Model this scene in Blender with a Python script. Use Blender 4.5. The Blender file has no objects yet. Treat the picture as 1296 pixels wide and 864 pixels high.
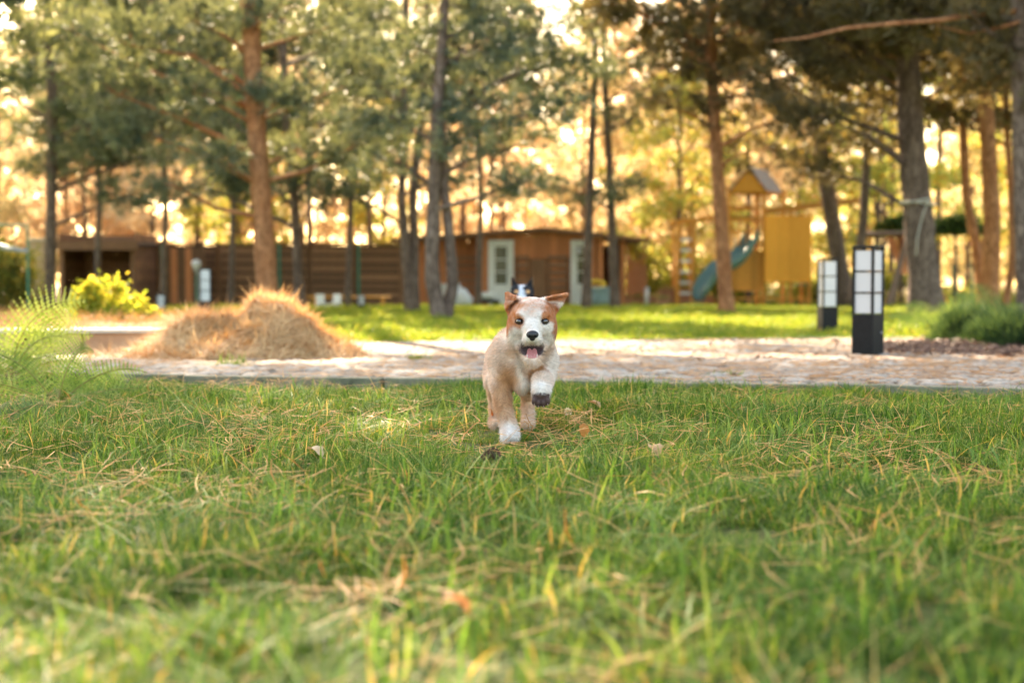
import bpy, math, numpy as np
from mathutils import Vector
import random
random.seed(7)
RNG = np.random.default_rng(11)
C = bpy.context.scene.collection
R = math.radians
# ------------------------------------------------------------------ camera
CAM_H, PITCH, FPX = 0.48, math.atan(72/1800.0), 1800.0
scene = bpy.context.scene
cam_d = bpy.data.cameras.new('camera'); cam = bpy.data.objects.new('camera', cam_d); C.objects.link(cam)
cam.location = (0, 0, CAM_H); cam.rotation_euler = (R(90) - PITCH, 0, 0)
cam_d.lens = 50; cam_d.sensor_width = 36; cam_d.clip_start = 0.05; cam_d.clip_end = 1500
cam_d.dof.use_dof = True; cam_d.dof.focus_distance = 4.22; cam_d.dof.aperture_fstop = 2.5
scene.camera = cam
# ------------------------------------------------------------------ world and sun
SUN_AZ, SUN_EL = R(-16), R(27)          # behind the scene, a little to the left
w = bpy.data.worlds.new('World'); scene.world = w; w.use_nodes = True
wt = w.node_tree; wt.nodes.clear()
sky = wt.nodes.new('ShaderNodeTexSky'); sky.sky_type = 'NISHITA'; sky.sun_disc = False
sky.sun_elevation = SUN_EL; sky.sun_rotation = SUN_AZ
sky.air_density = 1.0; sky.dust_density = 3.0; sky.ozone_density = 0.6; sky.altitude = 100
bg = wt.nodes.new('ShaderNodeBackground'); bg.inputs['Strength'].default_value = 0.15
wo = wt.nodes.new('ShaderNodeOutputWorld')
wm = wt.nodes.new('ShaderNodeMix'); wm.data_type = 'RGBA'; wm.blend_type = 'MULTIPLY'; wm.inputs[0].default_value = 1.0
wm.inputs[7].default_value = (1.0, 0.90, 0.74, 1); wt.links.new(sky.outputs[0], wm.inputs[6]); wt.links.new(wm.outputs[2], bg.inputs[0]); wt.links.new(bg.outputs[0], wo.inputs[0])
sd = Vector((math.sin(SUN_AZ)*math.cos(SUN_EL), math.cos(SUN_AZ)*math.cos(SUN_EL), math.sin(SUN_EL)))
sl = bpy.data.lights.new('sun', 'SUN'); sun = bpy.data.objects.new('sun', sl); C.objects.link(sun)
sl.energy = 5.0; sl.angle = R(0.53); sl.color = (1.0, 0.80, 0.56)
sun.rotation_euler = sd.to_track_quat('Z', 'Y').to_euler(); sun.location = sd*60
scene.view_settings.view_transform = 'Standard'; scene.view_settings.look = 'None'
scene.view_settings.gamma = 1.0; scene.view_settings.exposure = 2.68
scene.render.engine = 'CYCLES'
cy = scene.cycles
cy.max_bounces = 8; cy.diffuse_bounces = 4; cy.transmission_bounces = 5; cy.transparent_max_bounces = 8; cy.glossy_bounces = 2
cy.use_denoising = True; cy.sample_clamp_indirect = 6.0; cy.caustics_reflective = False; cy.caustics_refractive = False

# ------------------------------------------------------------------ picture <-> place helpers
def ground_z(y):
    return -0.005*np.maximum(np.asarray(y, float) - 8, 0)
def gD(py):                               # distance at which the ground shows at image row py (1296 wide frame)
    s = (py - 360)/1800.0
    d = 0.48/s if s > 0 else 200
    return d if d <= 8 else (0.48 - 0.04)/max(s - 0.005, 1e-3)
def at(px, py, D):
    t = (432 - py)/FPX; c, s = math.cos(PITCH), math.sin(PITCH)
    z = D*(t*c - s)/(c + t*s)
    return ((px - 648)/FPX*(D*c - z*s), D, CAM_H + z)

# ------------------------------------------------------------------ materials
def srgb(r, g, b):
    f = lambda v: ((v/255.0 + 0.055)/1.055)**2.4 if v > 10 else v/255.0/12.92
    return (f(r), f(g), f(b), 1)
class NT:
    def __init__(s, name):
        s.m = bpy.data.materials.new(name); s.m.use_nodes = True; s.t = s.m.node_tree; s.t.nodes.clear()
        s.out = s.n('ShaderNodeOutputMaterial')
    def n(s, kind, **kw):
        nd = s.t.nodes.new(kind)
        for k, v in kw.items():
            if k in nd.inputs.keys(): nd.inputs[k].default_value = v
            else: setattr(nd, k, v)
        return nd
    def l(s, a, b): s.t.links.new(a, b)
    def coord(s, which='Object', scale=(1, 1, 1)):
        tc = s.n('ShaderNodeTexCoord'); mp = s.n('ShaderNodeMapping'); s.l(tc.outputs[which], mp.inputs['Vector'])
        mp.inputs['Scale'].default_value = scale; return mp.outputs[0]
    def noise(s, vec, scale, detail=4, rough=0.55):
        nz = s.n('ShaderNodeTexNoise'); s.l(vec, nz.inputs['Vector'])
        nz.inputs['Scale'].default_value = scale; nz.inputs['Detail'].default_value = detail
        nz.inputs['Roughness'].default_value = rough; return nz.outputs['Fac']
    def ramp(s, fac, stops):
        r = s.n('ShaderNodeValToRGB'); s.l(fac, r.inputs[0]); e = r.color_ramp.elements
        while len(e) < len(stops): e.new(0.5)
        for i, (p, c) in enumerate(stops): e[i].position = p; e[i].color = c if len(c) == 4 else (*c, 1)
        return r.outputs[0]
    def mix(s, fac, a, b, mode='MIX'):
        m = s.n('ShaderNodeMix', data_type='RGBA', blend_type=mode)
        for sock, v in ((m.inputs[0], fac), (m.inputs[6], a), (m.inputs[7], b)):
            if hasattr(v, 'node'): s.l(v, sock)
            else: sock.default_value = v
        return m.outputs[2]
    def bump(s, h, strength=0.3, dist=0.01):
        b = s.n('ShaderNodeBump'); s.l(h, b.inputs['Height']); b.inputs['Strength'].default_value = strength
        b.inputs['Distance'].default_value = dist; return b.outputs[0]
    def bsdf(s, col, rough=0.8, normal=None, spec=0.3, **kw):
        p = s.n('ShaderNodeBsdfPrincipled')
        if hasattr(col, 'node'): s.l(col, p.inputs['Base Color'])
        else: p.inputs['Base Color'].default_value = col
        p.inputs['Roughness'].default_value = rough; p.inputs['Specular IOR Level'].default_value = spec
        for k, v in kw.items(): p.inputs[k.replace('_', ' ')].default_value = v
        if normal is not None: s.l(normal, p.inputs['Normal'])
        s.l(p.outputs[0], s.out.inputs[0]); return p
    def attr(s, name='col'):
        a = s.n('ShaderNodeAttribute', attribute_name=name); return a.outputs['Color']

def leaf_mat(name, trans=0.5, rough=0.6, tint=(1, 1, 1, 1), tboost=(1.3, 1.2, 0.6, 1), nscale=0.0, c2=(1, 1, 1, 1), spec=0.3):
    """thin leaves: the vertex colour is the leaf's own colour, light also passes through"""
    m = NT(name); col = m.mix(1.0, m.attr(), tint, 'MULTIPLY')
    if nscale:
        g = m.n('ShaderNodeNewGeometry'); f = m.noise(g.outputs['Position'], nscale, 3)
        f = m.ramp(f, [(0.38, (0, 0, 0)), (0.62, (1, 1, 1))]); col = m.mix(f, col, m.mix(1.0, col, c2, 'MULTIPLY'))
    d = m.bsdf(col, rough, spec=spec)
    t = m.n('ShaderNodeBsdfTranslucent'); m.l(m.mix(1.0, col, tboost, 'MULTIPLY'), t.inputs[0])
    mx = m.n('ShaderNodeMixShader'); mx.inputs[0].default_value = trans
    m.l(d.outputs[0], mx.inputs[1]); m.l(t.outputs[0], mx.inputs[2]); m.l(mx.outputs[0], m.out.inputs[0])
    return m.m
def plain_mat(name, a, b, nscale=6, rough=0.7, bump=0.2, scale=(1, 1, 1), spec=0.3, bdist=0.01):
    m = NT(name); v = m.coord('Object', scale); f = m.noise(v, nscale, 5)
    m.bsdf(m.ramp(f, [(0.3, a), (0.7, b)]), rough, m.bump(f, bump, bdist), spec); return m.m
def wood_mat(name, a, b, grain=(1, 1, 12), rough=0.7, scale=5):
    m = NT(name); v = m.coord('Object', grain); f = m.noise(v, scale, 5, 0.65)
    oi = m.n('ShaderNodeObjectInfo'); mr = m.n('ShaderNodeMath', operation='MULTIPLY_ADD'); m.l(oi.outputs['Random'], mr.inputs[0])
    mr.inputs[1].default_value = 0.5; mr.inputs[2].default_value = 0.75
    c = m.ramp(f, [(0.25, a), (0.75, b)]); vv = m.n('ShaderNodeCombineColor')
    for i in range(3): m.l(mr.outputs[0], vv.inputs[i])
    m.bsdf(m.mix(1.0, c, vv.outputs[0], 'MULTIPLY'), rough, m.bump(f, 0.3, 0.006)); return m.m
def bark_mat(name, dark, mid, light):
    m = NT(name); v = m.coord('Object', (1, 1, 0.28))
    vo = m.n('ShaderNodeTexVoronoi', feature='DISTANCE_TO_EDGE'); vo.inputs['Scale'].default_value = 15
    nz = m.n('ShaderNodeTexNoise'); m.l(v, nz.inputs['Vector']); nz.inputs['Scale'].default_value = 9
    va = m.n('ShaderNodeVectorMath', operation='MULTIPLY_ADD'); m.l(nz.outputs['Color'], va.inputs[0]); va.inputs[1].default_value = (.22, .22, .22)
    m.l(v, va.inputs[2]); m.l(va.outputs[0], vo.inputs['Vector'])
    e = m.ramp(vo.outputs['Distance'], [(0.0, (.25, .25, .25)), (0.16, (1, 1, 1))])
    f = m.noise(v, 5, 6, 0.6)
    c = m.mix(e, dark, m.ramp(f, [(0.3, mid), (0.7, light)]))
    m.bsdf(c, 0.9, m.bump(e, 0.6, 0.03), 0.15); return m.m
M = {}
M['grass'] = leaf_mat('grass_blades', 0.45, 0.55, nscale=1.6, c2=(1.3, 1.1, 0.75, 1), spec=0.16)
M['needles'] = leaf_mat('pine_needles', 0.30, 0.55, tboost=(1.7, 1.45, 0.65, 1), spec=0.3)
M['autumn'] = leaf_mat('autumn_leaves', 0.6, 0.6, tboost=(1.2, 1.1, 0.9, 1))
M['fern'] = leaf_mat('fern_leaf', 0.5, 0.65, tboost=(1.35, 1.25, 0.5, 1), spec=.12)
M['straw'] = leaf_mat('dry_needles', 0.25, 0.6, tboost=(1.2, 0.9, 0.6, 1))
M['bark_grey'] = bark_mat('bark_grey', (0.05, 0.033, 0.024, 1), (0.14, 0.095, 0.075, 1), (0.26, 0.19, 0.15, 1))
M['bark_orange'] = bark_mat('bark_orange', (0.13, 0.05, 0.022, 1), (0.42, 0.165, 0.07, 1), (0.56, 0.28, 0.14, 1))

# ------------------------------------------------------------------ mesh helpers
class MB:
    def __init__(s): s.v = []; s.f = []; s.n = 0; s.c = []
    def add(s, verts, faces, col=None):
        verts = np.asarray(verts, float).reshape(-1, 3)
        s.v.append(verts); s.f += [tuple(int(i) + s.n for i in f) for f in faces]; s.n += len(verts)
        s.c.append(np.tile(np.array(col if col is not None else (1, 1, 1)), (len(verts), 1)) if np.ndim(col) < 2 else np.asarray(col))
        return s
    def box(s, c, d, rz=0, rx=0, ry=0, bev=0, col=None):
        h = np.array(d, float)/2; v = []
        for z in (-1, 1):
            for y in (-1, 1):
                for x in (-1, 1): v.append((x*h[0], y*h[1], z*h[2]))
        v = np.array(v)
        v = rot(v, rx, ry, rz) + np.array(c, float)
        return s.add(v, [(0, 2, 3, 1), (4, 5, 7, 6), (0, 1, 5, 4), (2, 6, 7, 3), (0, 4, 6, 2), (1, 3, 7, 5)], col)
    def bar(s, a, b, wd, ht=None, col=None):
        a = np.array(a, float); b = np.array(b, float); ht = ht or wd
        d = b - a; L = np.linalg.norm(d); d /= L
        up = np.array((0, 0, 1.0)) if abs(d[2]) < .95 else np.array((0, 1.0, 0))
        x = np.cross(d, up); x /= np.linalg.norm(x); y = np.cross(x, d)
        v = [p + x*sx*wd/2 + y*sy*ht/2 for p in (a, b) for sx, sy in ((-1, -1), (1, -1), (1, 1), (-1, 1))]
        return s.add(v, [(0, 1, 2, 3), (4, 7, 6, 5), (0, 4, 5, 1), (1, 5, 6, 2), (2, 6, 7, 3), (3, 7, 4, 0)], col)
    def tube(s, pts, rad, seg=8, cap=True, col=None, wob=0):
        pts = np.array(pts, float); n = len(pts); rad = np.broadcast_to(rad, (n,)) if np.ndim(rad) == 0 else np.array(rad)
        V = []
        tg = np.gradient(pts, axis=0); tg /= np.linalg.norm(tg, axis=1)[:, None] + 1e-9
        ref = np.array((0.0, 1, 0)) if abs(tg[:, 1]).mean() < .8 else np.array((1.0, 0, 0))
        for i in range(n):
            x = np.cross(tg[i], ref); x /= np.linalg.norm(x); y = np.cross(tg[i], x)
            for k in range(seg):
                a = 2*math.pi*k/seg; rr = rad[i]*(1 + (random.uniform(-wob, wob) if wob else 0))
                V.append(pts[i] + (x*math.cos(a) + y*math.sin(a))*rr)
        F = [(i*seg + k, i*seg + (k + 1) % seg, (i + 1)*seg + (k + 1) % seg, (i + 1)*seg + k) for i in range(n - 1) for k in range(seg)]
        if cap: F += [tuple(range(seg))[::-1], tuple((n - 1)*seg + k for k in range(seg))]
        return s.add(V, F, col)
    def ball(s, c, r, seg=12, rings=8, col=None):
        r = np.broadcast_to(r, (3,)); V = [(0, 0, 1)]
        for i in range(1, rings):
            for k in range(seg):
                a, b = math.pi*i/rings, 2*math.pi*k/seg
                V.append((math.sin(a)*math.cos(b), math.sin(a)*math.sin(b), math.cos(a)))
        V.append((0, 0, -1)); L = len(V) - 1
        F = [(0, 1 + k, 1 + (k + 1) % seg) for k in range(seg)]
        for i in range(rings - 2):
            for k in range(seg):
                a = 1 + i*seg; F.append((a + k, a + seg + k, a + seg + (k + 1) % seg, a + (k + 1) % seg))
        a = 1 + (rings - 2)*seg; F += [(a + (k + 1) % seg, a + k, L) for k in range(seg)]
        return s.add(np.array(V)*r + np.array(c), F, col)
    def build(s, name, mat, parent=None, smooth=False, bevel=0):
        me = bpy.data.meshes.new(name); V = np.concatenate(s.v)
        me.from_pydata(V.tolist(), [], s.f); me.update()
        ca = me.color_attributes.new('col', 'FLOAT_COLOR', 'POINT')
        cc = np.ones((len(V), 4)); cc[:, :3] = np.concatenate(s.c)[:, :3]; ca.data.foreach_set('color', cc.ravel())
        if smooth: me.shade_smooth()
        return link(name, me, mat, parent, bevel)
def rot(v, rx, ry, rz):
    for a, (i, j) in ((rx, (1, 2)), (ry, (2, 0)), (rz, (0, 1))):
        if a:
            c, s_ = math.cos(a), math.sin(a); w_ = v.copy()
            w_[:, i] = v[:, i]*c - v[:, j]*s_; w_[:, j] = v[:, i]*s_ + v[:, j]*c; v = w_
    return v
def link(name, me, mat, parent=None, bevel=0):
    o = bpy.data.objects.new(name, me); C.objects.link(o); o.parent = parent
    if mat is not None and not me.materials: me.materials.append(mat)
    if bevel:
        b = o.modifiers.new('bevel', 'BEVEL'); b.width = bevel; b.segments = 2; b.limit_method = 'ANGLE'
    return o
def fast_mesh(name, V, F, col=None, smooth=False):
    """V (n,3), F (m,k) all polygons alike, through foreach_set"""
    me = bpy.data.meshes.new(name); V = np.asarray(V, np.float32); F = np.asarray(F, np.int32); k = F.shape[1]
    me.vertices.add(len(V)); me.vertices.foreach_set('co', V.ravel())
    me.loops.add(F.size); me.loops.foreach_set('vertex_index', F.ravel())
    me.polygons.add(len(F)); me.polygons.foreach_set('loop_start', np.arange(len(F), dtype=np.int32)*k)
    me.polygons.foreach_set('loop_total', np.full(len(F), k, np.int32))
    if smooth: me.polygons.foreach_set('use_smooth', np.ones(len(F), bool))
    me.update(calc_edges=True)
    if col is not None:
        ca = me.color_attributes.new('col', 'FLOAT_COLOR', 'POINT'); cc = np.ones((len(V), 4), np.float32)
        cc[:, :3] = col; ca.data.foreach_set('color', cc.ravel())
    return me
def tag(o, label=None, cat=None, group=None, kind=None):
    if label: o['label'] = label
    if cat: o['category'] = cat
    if group: o['group'] = group
    if kind: o['kind'] = kind
    return o
def empty(name, loc, label, cat, group=None, rz=0):
    o = bpy.data.objects.new(name, None); C.objects.link(o); o.location = loc; o.rotation_euler.z = rz
    o.empty_display_size = 0.2
    return tag(o, label, cat, group)
KIDS = lambda o: [c for c in C.objects if c.parent == o]
def copy_tree(o, loc=None, rz=None, label=None, scale=None, kids=None):
    c = o.copy(); C.objects.link(c)
    if loc is not None: c.location = loc
    if rz is not None: c.rotation_euler.z = rz
    if scale is not None: c.scale = (scale,)*3 if np.ndim(scale) == 0 else scale
    if label: c['label'] = label
    for ch in (kids if kids is not None else KIDS(o)):
        d = ch.copy(); C.objects.link(d); d.parent = c
        if kids is None:
            for g in KIDS(ch):
                e = g.copy(); C.objects.link(e); e.parent = d
    return c
def unit(n):
    v = RNG.normal(size=(n, 3)); return v/np.linalg.norm(v, axis=1)[:, None]
def lerpc(a, b, t): return np.array(a)[None]*(1 - t[:, None]) + np.array(b)[None]*t[:, None]

def needle_tris(cen, out, n, L, W, ca, cb, spread=0.8):
    """cen (k,3) puffs, out (k,3) growth direction: n flat needles each; colours between ca and cb per puff"""
    k = len(cen); c = np.repeat(cen, n, 0); o = np.repeat(out, n, 0)
    d = o + unit(k*n)*spread; d /= np.linalg.norm(d, axis=1)[:, None] + 1e-9
    p = np.cross(d, unit(k*n)); p /= np.linalg.norm(p, axis=1)[:, None] + 1e-9
    ln = (L*RNG.uniform(.6, 1.15, k*n))[:, None]; c = c + RNG.normal(0, L*.18, (k*n, 3))
    V = np.stack([c - p*W/2, c + p*W/2, c + d*ln], 1).reshape(-1, 3)
    F = np.arange(3*k*n).reshape(-1, 3)
    t = np.clip(np.repeat(RNG.beta(1.6, 1.6, k), n) + RNG.normal(0, .12, k*n), 0, 1)
    col = np.repeat(lerpc(ca, cb, t), 3, 0)
    return V, F, col
def leaf_quads(cen, size, ca, cb, cc=None, flat=0.0):
    k = len(cen); a = unit(k); a[:, 2] *= (1 - flat*.6); a /= np.linalg.norm(a, axis=1)[:, None]
    b = np.cross(a, unit(k)); b /= np.linalg.norm(b, axis=1)[:, None] + 1e-9
    s = (size*RNG.uniform(.6, 1.3, k))[:, None]
    V = np.stack([cen - a*s*.6, cen - b*s*.32, cen + a*s*.6, cen + b*s*.32], 1).reshape(-1, 3)
    F = np.arange(4*k).reshape(-1, 4); t = RNG.beta(1.3, 1.3, k); col = lerpc(ca, cb, t)
    if cc is not None: m_ = RNG.random(k) < .2; col[m_] = np.array(cc)
    return V, F, np.repeat(col, 4, 0)
def vnoise(P, s, seed=0):
    """cheap smooth pseudo-noise 0..1 from sines"""
    r = np.random.default_rng(seed); o = np.zeros(len(P))
    for i in range(5):
        k = r.normal(size=P.shape[1]); k /= np.linalg.norm(k); o += np.sin(P @ k*s*(0.7 + .35*i) + r.uniform(0, 6.28))
    return np.clip(.5 + o/5*.9, 0, 1)
# ================================================================== SETTING: ground, lawns, path
yf = lambda x: 6.40 - 0.26*np.clip(x, -9, 9) + 0.05*np.sin(np.asarray(x)*1.7)
yb = lambda x: 12.15 + 0.27*np.clip(x, -9, 11) + 0.08*np.sin(np.asarray(x)*.9 + 1)
def grid_sheet(name, xs, ys, zf, mat, kind='structure', colf=None, smooth=True, label=None):
    X, Y = np.meshgrid(xs, ys); V = np.stack([X.ravel(), Y.ravel(), zf(X, Y).ravel()], 1)
    nx = len(xs); i = np.arange((len(ys) - 1)*nx).reshape(-1, nx)[:, :-1].ravel()
    F = np.stack([i, i + 1, i + 1 + nx, i + nx], 1)
    o = link(name, fast_mesh(name, V, F, None if colf is None else colf(V), smooth), mat)
    return tag(o, label, kind=kind)
def ground_mat(name, stops, scale, bump=0.4):
    m = NT(name); g = m.n('ShaderNodeNewGeometry'); f = m.noise(g.outputs['Position'], scale, 7, 0.62)
    f2 = m.noise(g.outputs['Position'], scale*14, 4)
    c = m.mix(0.35, m.ramp(f, stops), m.ramp(f2, stops)); m.bsdf(c, 0.95, m.bump(f2, bump, 0.02), 0.1); return m.m
soil = ground_mat('forest_floor', [(0.3, (0.05, 0.035, 0.02)), (0.5, (0.16, 0.10, 0.04)), (0.7, (0.22, 0.17, 0.05))], 0.5)
turf = ground_mat('turf_soil', [(0.3, (0.035, 0.045, 0.012)), (0.55, (0.06, 0.075, 0.02)), (0.75, (0.10, 0.085, 0.03))], 1.2)
turf2 = ground_mat('mown_turf', [(0.3, (0.10, 0.15, 0.025)), (0.55, (0.14, 0.20, 0.03)), (0.75, (0.20, 0.21, 0.05))], 0.7)
far = np.concatenate([-np.geomspace(500, 14, 12), np.linspace(-12, 12, 13), np.geomspace(14, 500, 12)])
fy = np.concatenate([[-60, -20, -5, 0, 4, 8, 12, 20, 30, 40, 60, 80], np.geomspace(100, 600, 8)])
grid_sheet('ground', far, fy, lambda X, Y: ground_z(np.minimum(Y, 70)) - 0.012 - 0.05*(Y > 50), soil, label='leaf strewn forest floor running back under the trees')
lump = lambda X, Y: 0.030*(vnoise(np.stack([X.ravel(), Y.ravel()], 1), 3.3, 3).reshape(X.shape) - .5)
# front lawn: a sheet bounded by the path's front edge
xs = np.linspace(-8, 8, 161); ts = np.linspace(0, 1, 90)
X, T = np.meshgrid(xs, ts); Y = -1 + (yf(X) + 1)*T;  V = np.stack([X, Y, lump(X, Y)], 2).reshape(-1, 3)
i = np.arange(89*161).reshape(-1, 161)[:, :-1].ravel(); F = np.stack([i, i + 1, i + 162, i + 161], 1)
tag(link('front_lawn', fast_mesh('front_lawn', V, F, None, True), turf), 'shaggy front lawn the puppy runs over', kind='structure')
xs = np.linspace(-30, 30, 201); X, T = np.meshgrid(xs, np.linspace(0, 1, 60)); Y = yb(X) + (44 - yb(X))*T**1.3
V = np.stack([X, Y, ground_z(Y) + 0.016 + lump(X*.5, Y*.5)*1.0*(T > 0)], 2).reshape(-1, 3)
i = np.arange(59*201).reshape(-1, 201)[:, :-1].ravel(); F = np.stack([i, i + 1, i + 202, i + 201], 1)
tag(link('back_lawn', fast_mesh('back_lawn', V, F, None, True), turf2), 'mown back lawn between the path and the cabin', kind='structure')

# path of small worn stones
def path_mesh():
    xs = np.arange(-7.5, 9.5, 0.022); n = 230
    X, T = np.meshgrid(xs, np.linspace(0, 1, n)); Y = yf(X) + .05 + (yb(X) - yf(X) - .05)*T
    cs = 0.12; gx, gy = np.floor(X/cs).astype(int), np.floor(Y/(cs*.8)).astype(int)
    h = lambda a, b, s: np.modf(np.abs(np.sin(a*127.1 + b*311.7 + s*74.7)*43758.5453))[0]
    d1 = np.full(X.shape, 9.); d2 = d1.copy(); idc = np.zeros(X.shape)
    for dx in (-1, 0, 1):
        for dy in (-1, 0, 1):
            cx, cyy = gx + dx, gy + dy
            px = (cx + .15 + .7*h(cx, cyy, 1))*cs; py = (cyy + .15 + .7*h(cx, cyy, 2))*cs*.8
            d = np.hypot(X - px, Y - py); near = d < d1
            d2 = np.where(near, d1, np.minimum(d2, d)); idc = np.where(near, h(cx, cyy, 3), idc); d1 = np.where(near, d, d1)
    e = np.clip((d2 - d1)/.04, 0, 1); hh = e**.5*(.010 + .016*idc)*np.clip(T*30, 0, 1) + 0.002*RNG.normal(size=X.shape)
    base = 0.035*(1 - T)**1.5 + ground_z(Y)*1.0
    V = np.stack([X, Y, base + hh], 2).reshape(-1, 3)
    nx = len(xs); i = np.arange((n - 1)*nx).reshape(-1, nx)[:, :-1].ravel()
    F = np.stack([i, i + 1, i + 1 + nx, i + nx], 1)
    a = np.array((0.17, 0.155, 0.14)); b = np.array((0.36, 0.33, 0.29)); c = np.array((0.09, 0.07, 0.05))
    col = a + (b - a)*idc.ravel()[:, None]; col = np.where(e.ravel()[:, None] > .35, col, c)
    P = np.stack([X.ravel(), Y.ravel()], 1); q = np.clip(vnoise(P, 3.1, 5)*1.8 - .9, 0, 1)[:, None]*.35
    col = col*(1 - q) + np.array((0.33, 0.19, 0.10))*q
    return fast_mesh('path', V, F, col, False)
mp = NT('path_stone'); v = mp.coord('Object'); f = mp.noise(v, 60, 4)
mp.bsdf(mp.mix(1.0, mp.attr(), mp.ramp(f, [(0.3, (.7, .7, .7)), (0.7, (1.15, 1.12, 1.1))]), 'MULTIPLY'), 0.85, mp.bump(f, 0.4, 0.004), 0.25)
tag(link('path', path_mesh(), mp.m), 'grey stone path crossing the picture, dusted with dry needles', kind='structure')
kerb_m = plain_mat('kerb_concrete', (0.10, 0.10, 0.06, 1), (0.25, 0.225, 0.16, 1), 14, 0.9, 0.5, bdist=.006)
kx = -6.5; kroot = None
kroot = tag(link('path_kerb', None, None), 'low mossy concrete edging between lawn and path', kind='structure')
while kx < 7:
    L = 0.98; y0, y1 = float(yf(kx)), float(yf(kx + L)); a = math.atan2(y1 - y0, L)
    b_ = MB().box((0, 0, 0), (math.hypot(L, y1 - y0) - .012, .07, .10))
    o = b_.build('kerb_block', kerb_m, kroot, bevel=.008); o.location = (kx + L/2, (y0 + y1)/2 + .02, .003 + random.uniform(-.004, .004)); o.rotation_euler = (0, random.uniform(-.006, .006), a)
    kx += L + .006

# ---- grass: blades gathered in small patches, patches set by geometry nodes
def blade_patch(name, n, rad, hlo, hhi, wd, cols, lean=0.5, straw=0.08, segs=3):
    r = rad*np.sqrt(RNG.random(n)); a = RNG.uniform(0, 6.283, n)
    base = np.stack([r*np.cos(a), r*np.sin(a), np.full(n, -.004)], 1)
    az = RNG.uniform(0, 6.283, n); ld = np.stack([np.cos(az), np.sin(az), 0*az], 1)
    H = RNG.uniform(hlo, hhi, n)*RNG.uniform(.6, 1, n); ln = np.abs(RNG.normal(0, lean, n)) + .08
    side = np.stack([-np.sin(az + RNG.normal(0, .6, n)), np.cos(az), 0*az], 1); W = wd*RNG.uniform(.6, 1.3, n)
    rows = []
    for k in range(segs + 1):
        t = k/segs
        c = base + ld*(H*ln*t**1.8)[:, None]*1.25; c[:, 2] += H*(t - .35*np.minimum(ln, 1.5)*t**2.4)
        ww = (W*(1 - t**2)*.5 + 0)[:, None]
        if k < segs: rows += [c - side*ww, c + side*ww]
        else: rows += [c]
    V = np.stack(rows, 1); m = V.shape[1]; V = V.reshape(-1, 3); o = np.arange(n)[:, None]*m; tri = []
    for k in range(segs - 1): tri += [o + np.array([2*k, 2*k + 1, 2*k + 3]), o + np.array([2*k, 2*k + 3, 2*k + 2])]
    tri.append(o + np.array([2*segs - 2, 2*segs - 1, 2*segs])); F = np.concatenate(tri)
    t = RNG.random(n); col = lerpc(cols[0], cols[1], t); q = RNG.random(n) < .3; col[q] = lerpc(cols[1], cols[2], RNG.random(q.sum()))
    q = RNG.random(n) < straw; col[q] = lerpc((.42, .30, .12), (.55, .44, .2), RNG.random(q.sum()))
    col = np.repeat(col, m, 0)
    me = fast_mesh(name, V, F, col); me.materials.append(M['grass']); return me
def scatter(name, pts, rotz, scl, meshes, label, tilt=0.12):
    coll = bpy.data.collections.new(name + '_patches')
    for k, me in enumerate(meshes):
        o = bpy.data.objects.new('patch_%02d' % k, me); coll.objects.link(o)
    n = len(pts); me = bpy.data.meshes.new(name); me.vertices.add(n); me.vertices.foreach_set('co', np.asarray(pts, np.float32).ravel())
    a = me.attributes.new('rot', 'FLOAT_VECTOR', 'POINT'); rv = np.stack([RNG.normal(0, tilt, n), RNG.normal(0, tilt, n), rotz], 1); a.data.foreach_set('vector', rv.astype(np.float32).ravel())
    a = me.attributes.new('scl', 'FLOAT', 'POINT'); a.data.foreach_set('value', np.asarray(scl, np.float32))
    a = me.attributes.new('pick', 'INT', 'POINT'); a.data.foreach_set('value', RNG.integers(0, len(meshes), n).astype(np.int32))
    me.update(); o = link(name, me, M['grass'])
    ng = bpy.data.node_groups.new(name, 'GeometryNodeTree')
    ng.interface.new_socket('Geometry', in_out='INPUT', socket_type='NodeSocketGeometry')
    ng.interface.new_socket('Geometry', in_out='OUTPUT', socket_type='NodeSocketGeometry')
    N = ng.nodes.new; gi, go = N('NodeGroupInput'), N('NodeGroupOutput'); ip = N('GeometryNodeInstanceOnPoints'); ci = N('GeometryNodeCollectionInfo')
    ci.inputs[0].default_value = coll; ci.inputs[1].default_value = True; ci.inputs[2].default_value = True
    def na(nm, dt):
        x = N('GeometryNodeInputNamedAttribute'); x.data_type = dt; x.inputs[0].default_value = nm
        return [s_ for s_ in x.outputs if s_.enabled][0]
    e2r = N('FunctionNodeEulerToRotation')
    L = ng.links.new
    L(gi.outputs[0], ip.inputs['Points']); L(ci.outputs[0], ip.inputs['Instance']); ip.inputs['Pick Instance'].default_value = True
    L(na('pick', 'INT'), ip.inputs['Instance Index']); L(na('rot', 'FLOAT_VECTOR'), e2r.inputs[0]); L(e2r.outputs[0], ip.inputs['Rotation'])
    L(na('scl', 'FLOAT'), ip.inputs['Scale']); L(ip.outputs[0], go.inputs[0])
    md = o.modifiers.new('scatter', 'NODES'); md.node_group = ng
    return tag(o, label, kind='stuff')
GC = [(0.018, 0.060, 0.010), (0.080, 0.180, 0.026), (0.25, 0.33, 0.075)]
near = [blade_patch('patch%d' % k, 120, .085, .045, .115, .0036, GC, .8, .06) for k in range(14)]
n = 9500; px = RNG.uniform(-1, 1, n); D = np.sqrt(RNG.uniform(.7**2, 8.8**2, n)); X = px*(D*.40 + .35)
D2 = D - .15; ok = D < yf(X) - .06; P = np.stack([X, D, 0*X], 1)[ok]
hn = .55*vnoise(P[:, :2], 2.3, 8) + .45*vnoise(P[:, :2], 9.5, 18); P[:, 2] = lump(P[:, 0], P[:, 1]) - .004 
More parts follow.
